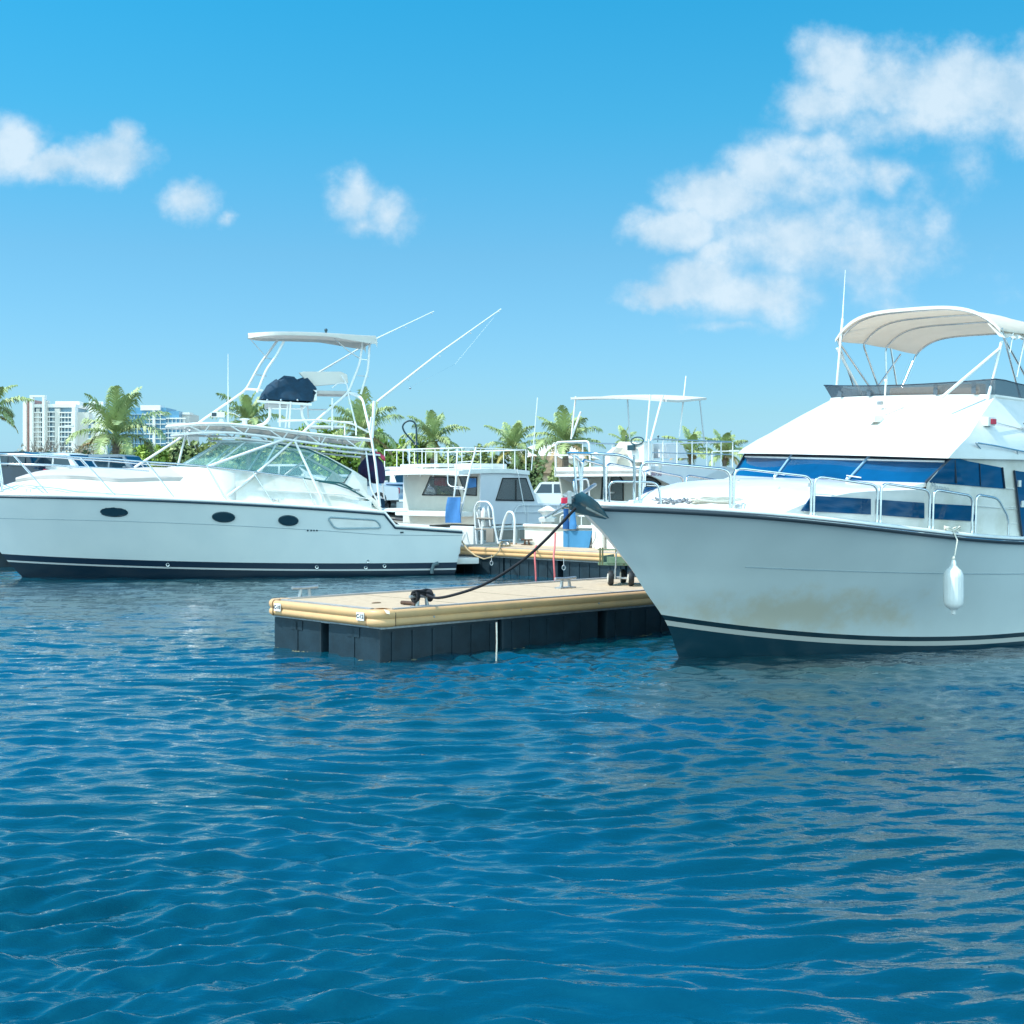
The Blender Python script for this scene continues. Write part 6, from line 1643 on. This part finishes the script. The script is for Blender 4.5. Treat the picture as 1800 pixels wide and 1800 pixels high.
car(G(8, 60.5), R(168), pdk, 'suv', 'dark blue car at the far left behind the cruiser bow rail', Hh=1.78, L=4.7)
car(G(110, 61), R(-14), pw, 'suv', 'white car with dark windows, the nearer of two pale cars behind the cruiser bow', Hh=1.76, L=4.7)
car(G(205, 66), R(-12), pgr, 'suv', 'grey car parked just right of the white one, under the tall palm', Hh=1.80, L=4.8)
car(G(512, 62), R(-10), pw, 'sedan', 'white saloon seen through the cruiser windscreen', Hh=1.42)
car(G(612, 60), R(175), ps, 'sedan', 'silver saloon seen through the rear side glass of the cruiser', Hh=1.42)
car(G(690, 62), R(-60), ps, 'sedan', 'silver saloon in front of the white van, left of the dive boat', Hh=1.40)
car(G(706, 69), R(-70), pw, 'van', 'tall white van with dark windows beside the dive boat roof', Hh=2.15, L=5.0, Wd=1.9)
car(G(972, 76), R(178), pw, 'pickup', 'white pickup truck parked between the two dive boats', Hh=1.72, L=5.1)

# ---- palms
fr_g = mat('palm_frond_green', (.40, .48, .20), .5, c2=(.24, .33, .15), vscale=.9, spec=.4)  # kept pale: haze over the palms put into the frond colour
fr_y = mat('palm_frond_yellow', (.44, .38, .12), .6, c2=(.30, .26, .08), vscale=1.5)
fr_b = mat('palm_frond_dry', (.48, .34, .18), .8, c2=(.34, .24, .12), vscale=1.5)
trunk_m = mat('palm_bark', (.26, .22, .18), .9, c2=(.15, .12, .10), vscale=3, bump=.02, bscale=14, stretch=(1, 1, 4))
def frond(mb, o, az, el, L, droop, rng, leaf=.85, nl=40, blow=0.0):
    pts = []; p = Vector(o); e = el; a = az; n = 12
    for i in range(n+1):
        pts.append(p.copy()); d = Vector((math.cos(e)*math.cos(a), math.cos(e)*math.sin(a), math.sin(e)))
        p = p+d*(L/n); e -= droop*(.35+1.3*i/n)/n; a += blow/n
    mb.tube(pts, .035, 4, r2=.006, cap=False)
    for i in range(nl):
        t = .12+.88*i/(nl-1); k = t*n; i0 = min(int(k), n-1); f = k-i0; c = pts[i0].lerp(pts[i0+1], f); T = (pts[i0+1]-pts[i0]).normalized()
        side = T.cross(Vector((0, 0, 1))); side = side.normalized() if side.length > .05 else Vector((1, 0, 0)); up = side.cross(T)
        ll = leaf*L/3*math.sin(PI*min(1, .15+.85*t))**.6*rng.uniform(.85, 1.12)
        for s in (-1, 1):
            d = (side*s*rng.uniform(.75, 1)+T*rng.uniform(.45, .8)+up*rng.uniform(.0, .35)).normalized()
            mid = c+d*ll*.55; tip = c+d*ll*.95+Vector((0, 0, -ll*rng.uniform(.30, .75))); w = T*(.032+.012*rng.random())
            b = len(mb.v); mb.v += [c-w, c+w, mid+w*.9, mid-w*.9, tip]; mb.f += [(b, b+1, b+2, b+3), (b+3, b+2, b+4)]
def palm(px, Y, py_c, size, label, seed, nf=17, lean=0, group='coconut palms along the shore', dry=2, trunk_r=.14, spread=1.0, ztop=None):
    rng = random.Random(seed); g = G(px, Y); c = P(px, py_c, Y); h = c.z-g.z
    r = empty('coconut_palm', (g.x-lean, g.y, g.z-.05), 0, label, 'palm tree', group)
    tp = Vector((lean, 0, h+.05)); pts = []
    for i in range(13):
        t = i/12; pts.append(Vector((lean*t**1.6, .1*math.sin(t*2), tp.z*t)))
    m_ = MB(); n = 9; b = len(m_.v)
    for i, p in enumerate(pts):
        rr = trunk_r*(1.35-.5*(i/12)**.5)*(1+.05*(i % 2))
        if i > 10: rr *= 1.3
        for k in range(n): m_.v.append(p+Vector((math.cos(2*PI*k/n)*rr, math.sin(2*PI*k/n)*rr, 0)))
    for i in range(len(pts)-1):
        for k in range(n): m_.f.append((b+i*n+k, b+i*n+(k+1) % n, b+(i+1)*n+(k+1) % n, b+(i+1)*n+k))
    m_.build('trunk', trunk_m, r, smooth=50)
    cr_ = MB(); crd = MB()
    for i in range(nf):
        az = i*2.399963+rng.uniform(-.25, .25); t = i/(nf-1)
        el = R(86)-t*R(92)*spread+rng.uniform(-.12, .12); L = size*rng.uniform(.85, 1.12)*(.82+.25*math.sin(PI*t))
        frond(cr_, tp, az, el, L, rng.uniform(1.1, 1.7)*(.45+.8*t), rng, blow=rng.uniform(-.3, .3))
    cr_.build('crown', fr_g, r)
    for i in range(dry):
        frond(crd, tp-Vector((0, 0, .1)), rng.uniform(0, 6.28), R(rng.uniform(-25, 5)), size*.9, 1.2, rng, leaf=.55, nl=26)
    if dry: crd.build('dry_frond', fr_y if seed % 2 else fr_b, r)
    nt_ = MB()
    for i in range(7): nt_.ball(tp+Vector((rng.uniform(-.22, .22), rng.uniform(-.22, .22), rng.uniform(-.35, -.05))), rng.uniform(.09, .13), 6)
    nt_.build('coconuts', mat('coconut_husk', (.20, .16, .07), .8), r, smooth=60)
    return r
palm(-22, 60, 722, 1.75, 'palm crown cut off by the left edge of the picture', 3, nf=15, dry=1)
palm(203, 74, 766, 3.0, 'bushy palm with browning lower fronds in front of the hotel towers', 4, nf=19, dry=3, trunk_r=.20)
palm(437, 80, 742, 2.2, 'palm behind the dark console cover of the cruiser tower', 5, nf=15)
palm(634, 72, 760, 2.5, 'palm rising behind the aft legs of the cruiser tower', 6, nf=16, lean=-.2)
palm(762, 84, 776, 2.2, 'palm with a narrow upright crown just right of the hooked lamp', 7, nf=16, dry=1, trunk_r=.2)
palm(902, 92, 790, 2.3, 'palm left of the white thatched house, with its crown above the boat roof', 9, nf=16, dry=2)
palm(994, 82, 780, 2.6, 'tall palm beside the poles of the dive boat sunshade', 10, nf=18, dry=3, trunk_r=.2)
palm(1098, 120, 780, 1.8, 'small distant palm tip over the helm seat of the flybridge boat', 11, nf=10, dry=0)
palm(1215, 88, 795, 1.9, 'palm seen through the forward rails of the flybridge boat', 12, nf=13, dry=2)
palm(1274, 84, 800, 1.8, 'palm at the right, just in front of the yacht windscreen', 14, nf=14, dry=1)

# ---- bushes and hedges
def bush(px, Y, w, h, d, label, seed, m, n=5200, leaf=.16, name='bush', base=0.0, group='shore bushes'):
    rng = np.random.RandomState(seed); g = G(px, Y); r = empty(name, (g.x, g.y, g.z+base), 0, label, 'bush', group)
    mb = MB(); nl = max(5, int(w/1.3)); cs_ = []
    for i in range(nl):
        x = -w/2+w*(i+.5)/nl+rng.uniform(-.3, .3); hh = h*rng.uniform(.84, 1.0); cs_.append((x, rng.uniform(-d*.25, d*.25), hh*.45, rng.uniform(.7, 1.0)*w/nl*.95, d*.5, hh*.58))
    V = []; F_ = []
    for k in range(n):
        c = cs_[rng.randint(nl)]; v = rng.normal(size=3); v /= np.linalg.norm(v); rad = 1-.35*rng.rand()**2; bump_ = 1+.12*math.sin(v[0]*7+c[0]*3)+.1*math.sin(v[2]*9+c[0])
        p = Vector((c[0]+v[0]*c[3]*rad*bump_, c[1]+v[1]*c[4]*rad*bump_, max(.0, c[2]+v[2]*c[5]*rad*bump_)))
        a = Vector(rng.normal(size=3)).normalized(); b2 = a.cross(Vector(v)+Vector((.01, .3, .1))); b2 = b2.normalized() if b2.length > .01 else Vector((0, 0, 1)); s = leaf*rng.uniform(.6, 1.3)
        q = len(V); V += [p-a*s, p+b2*s*.5, p+a*s, p-b2*s*.5]; F_.append((q, q+1, q+2, q+3))
    mb.add(V, F_); mb.build('foliage', m, r, recalc=False)
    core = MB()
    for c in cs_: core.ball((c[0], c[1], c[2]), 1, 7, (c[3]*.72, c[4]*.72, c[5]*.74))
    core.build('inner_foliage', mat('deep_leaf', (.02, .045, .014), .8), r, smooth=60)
    tk = MB()
    for c in cs_[::2]: tk.tube([(c[0], c[1], -.1), (c[0]+.1, c[1], .5)], .06, 5)
    tk.build('stem', trunk_m, r)
    return r
lf_b = mat('bright_leaf', (.34, .46, .07), .5, c2=(.18, .30, .05), vscale=1.1); lf_m = mat('olive_leaf', (.36, .43, .16), .55, c2=(.22, .28, .11), vscale=1.1); lf_d = mat('dry_leaf', (.42, .34, .22), .8, c2=(.26, .20, .12), vscale=1.5)
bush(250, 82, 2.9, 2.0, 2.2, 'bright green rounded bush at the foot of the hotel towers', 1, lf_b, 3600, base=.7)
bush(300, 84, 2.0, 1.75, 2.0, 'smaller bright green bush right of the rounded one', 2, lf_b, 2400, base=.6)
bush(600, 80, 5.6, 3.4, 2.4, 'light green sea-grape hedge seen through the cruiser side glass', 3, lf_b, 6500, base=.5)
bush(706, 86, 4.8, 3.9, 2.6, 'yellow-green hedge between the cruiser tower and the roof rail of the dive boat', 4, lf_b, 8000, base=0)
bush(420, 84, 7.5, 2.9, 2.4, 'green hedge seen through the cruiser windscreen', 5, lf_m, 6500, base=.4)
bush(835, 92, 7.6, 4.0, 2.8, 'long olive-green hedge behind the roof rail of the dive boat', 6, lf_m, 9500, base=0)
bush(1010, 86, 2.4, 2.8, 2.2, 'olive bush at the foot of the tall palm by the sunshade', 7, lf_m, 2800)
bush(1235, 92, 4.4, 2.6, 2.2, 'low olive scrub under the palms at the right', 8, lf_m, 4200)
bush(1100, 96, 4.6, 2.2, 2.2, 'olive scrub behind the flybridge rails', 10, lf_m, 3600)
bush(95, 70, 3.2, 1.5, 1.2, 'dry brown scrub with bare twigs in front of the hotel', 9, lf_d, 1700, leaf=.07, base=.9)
tw_ = empty('bare_shrub', G(75, 69), 0, 'leafless twiggy shrub rising over the parked cars at the left', 'shrub', None); rg = random.Random(2); mbt = MB()
def twig(p, d, L, r, lvl):
    e = p+d*L; mbt.tube([p, p.lerp(e, .5)+Vector((rg.uniform(-.04, .04), 0, rg.uniform(-.04, .04))), e], r, 4, r2=r*.55)
    if lvl:
        for _ in range(3): twig(p.lerp(e, rg.uniform(.45, 1)), (d+Vector((rg.uniform(-.7, .7), rg.uniform(-.4, .4), rg.uniform(-.3, .5)))).normalized(), L*.62, r*.6, lvl-1)
for k in range(6): twig(Vector((-.9+k*.5, 0, .6)), Vector((rg.uniform(-.4, .5), 0, 1)).normalized(), 1.15, .03, 3)
mbt.build('twigs', trunk_m, tw_)

# ---- lamps
black_p = mat('dark_lamp_paint', (.02, .05, .07), .4)
q = G(733, 80); lm = empty('hooked_lamp', q, 0, 'tall dark lamp post with a hooked question-mark top', 'street lamp')
def lz(px, py, Y=80): return P(px, py, Y)-q
hook = [(734, 815), (734, 790), (731, 782), (722, 772), (711, 760), (707, 750), (711, 743), (719, 739), (728, 741), (732, 750), (732, 762), (732, 775)]
MB().tube(fillet([Vector((lz(734, 815).x, 0, 0))]+[lz(a, b) for a, b in hook[1:]], .15, 4), .05, 7).build('curved_post', black_p, lm, smooth=60)
MB().lathe(lz(732, 782), [(.16, 0), (.10, .1), (.04, .25)], 10).build('lamp_head', black_p, lm, smooth=50)
def lamp(px, Y, pyt, dx, label):
    q = G(px, Y); r = empty('street_lamp', q, 0, label, 'street lamp', 'white street lamps'); t = P(px, pyt, Y)-q; e = P(px+dx, pyt-1, Y)-q
    MB().tube([(0, 0, 0), t], .07, 7, r2=.05).build('post', gel, r, smooth=60); MB().tube([t, e], .035, 6).build('arm', gel, r, smooth=60)
    MB().bbox(e+Vector((.15*(1 if dx > 0 else -1), 0, 0)), (.55, .22, .12), .04).build('lamp_head', gel, r, smooth=50)
lamp(1252, 78, 794, 34, 'thin white street lamp with its arm reaching towards the yacht windscreen'); lamp(104, 95, 750, 14, 'thin white street lamp in front of the hotel facade')
# antenna mast with crossbar near the hedge, seen small
# ---- white house with thatch
thm = mat('palm_thatch', (.24, .18, .11), .95, c2=(.15, .11, .07), vscale=4, bump=.05, bscale=12, stretch=(1, 1, .3)); wallc = mat('cream_wall', (.72, .62, .50), .9, var=.08, vscale=1.5); whw = mat('whitewash', (.82, .82, .79), .9, var=.05, vscale=1)
hp0 = G(945, 98); hr = empty('thatched_house', hp0, R(-12), 'cream house with a shaggy thatched roof behind the pickup truck', 'house')
Wd_, Dp, Hw = 4.6, 4.5, 2.5
MB().box((0, Dp/2, Hw/2), (Wd_, Dp, Hw)).build('wall', wallc, hr)
ro = MB(); e = .55
ro.add([(-Wd_/2-e, -e, Hw-.1), (Wd_/2+e, -e, Hw-.1), (Wd_/2+e, Dp+e, Hw-.1), (-Wd_/2-e, Dp+e, Hw-.1), (-Wd_*.2, Dp/2, Hw+1.15), (Wd_*.2, Dp/2, Hw+1.15)], [(0, 1, 5, 4), (1, 2, 5), (2, 3, 4, 5), (3, 0, 4), (3, 2, 1, 0)])
ro.build('roof', thm, hr)
for k in (0.9, 1.55): MB().box((k, -.03, 1.55), (.5, .06, .6)).build('window', carglass, hr)
MB().box((-1.1, -.03, 1.0), (.9, .06, 2.0)).build('door', wallc, hr)
hp1 = G(965, 112); h2 = empty('white_house', hp1, R(-8), 'bright white hip-roofed house behind the thatched one', 'house')
MB().box((0, 3, 1.9), (6.2, 6, 3.8)).build('wall', whw, h2); ro = MB(); ro.add([(-3.6, -.5, 3.7), (3.6, -.5, 3.7), (3.6, 6.5, 3.7), (-3.6, 6.5, 3.7), (-1.0, 3, 5.1), (1.0, 3, 5.1)], [(0, 1, 5, 4), (1, 2, 5), (2, 3, 4, 5), (3, 0, 4), (3, 2, 1, 0)]); ro.build('roof', whw, h2)
for k in (-1.8, 0, 1.8): MB().box((k, -.03, 2.1), (.7, .06, 1.0)).build('window', carglass, h2)

# ---- hotel towers, far away
conc = mat('tower_concrete', (.66, .64, .60), .8, var=.06, vscale=.05); concw = mat('tower_white', (.80, .80, .78), .8); tg = mat('tower_glass', (.22, .36, .47), .15, spec=.7, var=.3, vscale=.12); tgb = mat('tower_blue_glass', (.12, .32, .50), .12, spec=.8, var=.25, vscale=.08)
pale_b = mat('pale_blue_panel', (.30, .45, .56), .5)
rust_m = mat('tower_scaffold_red', (.38, .22, .20), .8, var=.2, vscale=.2)
TY = 850.0; k_ = TY/FPX
def tw_z(py): return CAMH+(PHY-py)*k_
def tw_x(px): return (px-PCX)*k_
def tower(px0, px1, py, label, parts, depth=26):
    xm_ = tw_x((px0+px1)/2); r = empty('hotel_tower', (xm_, TY, .5), 0, label, 'high-rise', 'hotel towers on the horizon')
    def X(px): return tw_x(px)-xm_
    def block(a, b, t, m, name, y=0, d=depth, bot=0): 
        z1 = tw_z(t)-.5; MB().box(((X(a)+X(b))/2, y+d/2, (z1+bot)/2), (abs(X(b)-X(a)), d, z1-bot)).build(name, m, r)
    def slabs(a, b, t, n, y, m=concw, step=8.6, h=.5, posts=0):
        for i in range(n):
            z = tw_z(t+i*step)-.5
            MB().box(((X(a)+X(b))/2, y, z), (X(b)-X(a), 1.6, h*1.4)).build('balcony_slab', m, r)
        for j in range(posts):
            x = X(a)+(X(b)-X(a))*(j+.5)/posts; MB().box((x, y+.2, tw_z(t)/2), (.35, .5, tw_z(t))).build('facade_mullion', m, r)
    parts(block, slabs, r, X)
    return r
def t1(block, slabs, r, X):
    block(40, 54, 702, rust_m, 'side_wall', 2); block(40, 46, 700, concw, 'corner_wall', 0, 4)
    block(54, 128, 712, tg, 'glass_front', 3)
    block(54, 132, 710, concw, 'roof_slab', 1, 26, tw_z(716)-.5); block(84, 127, 703, concw, 'roof_terrace', 14, 8, tw_z(711)-.5)
    for (a, b) in ((54, 59), (76, 80)): block(a, b, 698.5, concw, 'portal_column', -2, 4)
    block(54, 80, 695, concw, 'portal_beam', -2, 4, tw_z(698)-.5); block(80, 83, 704, conc, 'column', 0, 5)
    block(62, 68, 718, conc, 'wall_panel', 1.5, 3); block(95, 104, 718, conc, 'wall_panel', 1, 3); block(127, 133, 715, concw, 'wall_panel', -1, 6)
    slabs(59, 76, 725, 9, 1.5, posts=4); slabs(82, 95, 724, 9, 1.5, posts=2); slabs(104, 127, 725, 9, 1.5, posts=4)
def t2(block, slabs, r, X):
    block(133, 153, 724, conc, 'wall_panel', 4); block(147, 173, 704, concw, 'lift_tower', 10, 16); block(153, 158, 740, tg, 'glass_strip', 3); block(158, 174, 745, conc, 'wall_panel', 2); block(173, 187, 740, concw, 'wall_panel', 0)
    slabs(152, 158, 745, 7, 2.6)
def t3(block, slabs, r, X):
    block(187, 290, 716, tgb, 'glass_front', 3); block(246, 281, 712, concw, 'roof_parapet', 1, 10, tw_z(721)-.5); block(268, 272, 722, concw, 'corner_column', 0, 5)
    slabs(252, 290, 728, 9, 1.8, step=8.6, h=.35, posts=2); slabs(195, 250, 728, 9, 2.2, pale_b, h=.3, posts=9)
def t4(block, slabs, r, X):
    block(290, 312, 722, tgb, 'glass_front', 4); block(296, 325, 725, conc, 'wall_panel', 12); block(302, 326, 723, concw, 'roof_parapet', 11, 10, tw_z(727)-.5); slabs(290, 325, 735, 8, 3, posts=5)
tower(40, 132, 700, 'pale hotel tower with a white portal frame and stacked balconies, leftmost', t1)
tower(133, 187, 704, 'plain cream hotel block mostly behind the bushy palm', t2)
tower(188, 290, 712, 'blue glass hotel tower with white balcony lines right of the bushy palm', t3)
tower(290, 326, 722, 'short rounded end of the hotel group, rightmost, above the cruiser hardtop', t4)
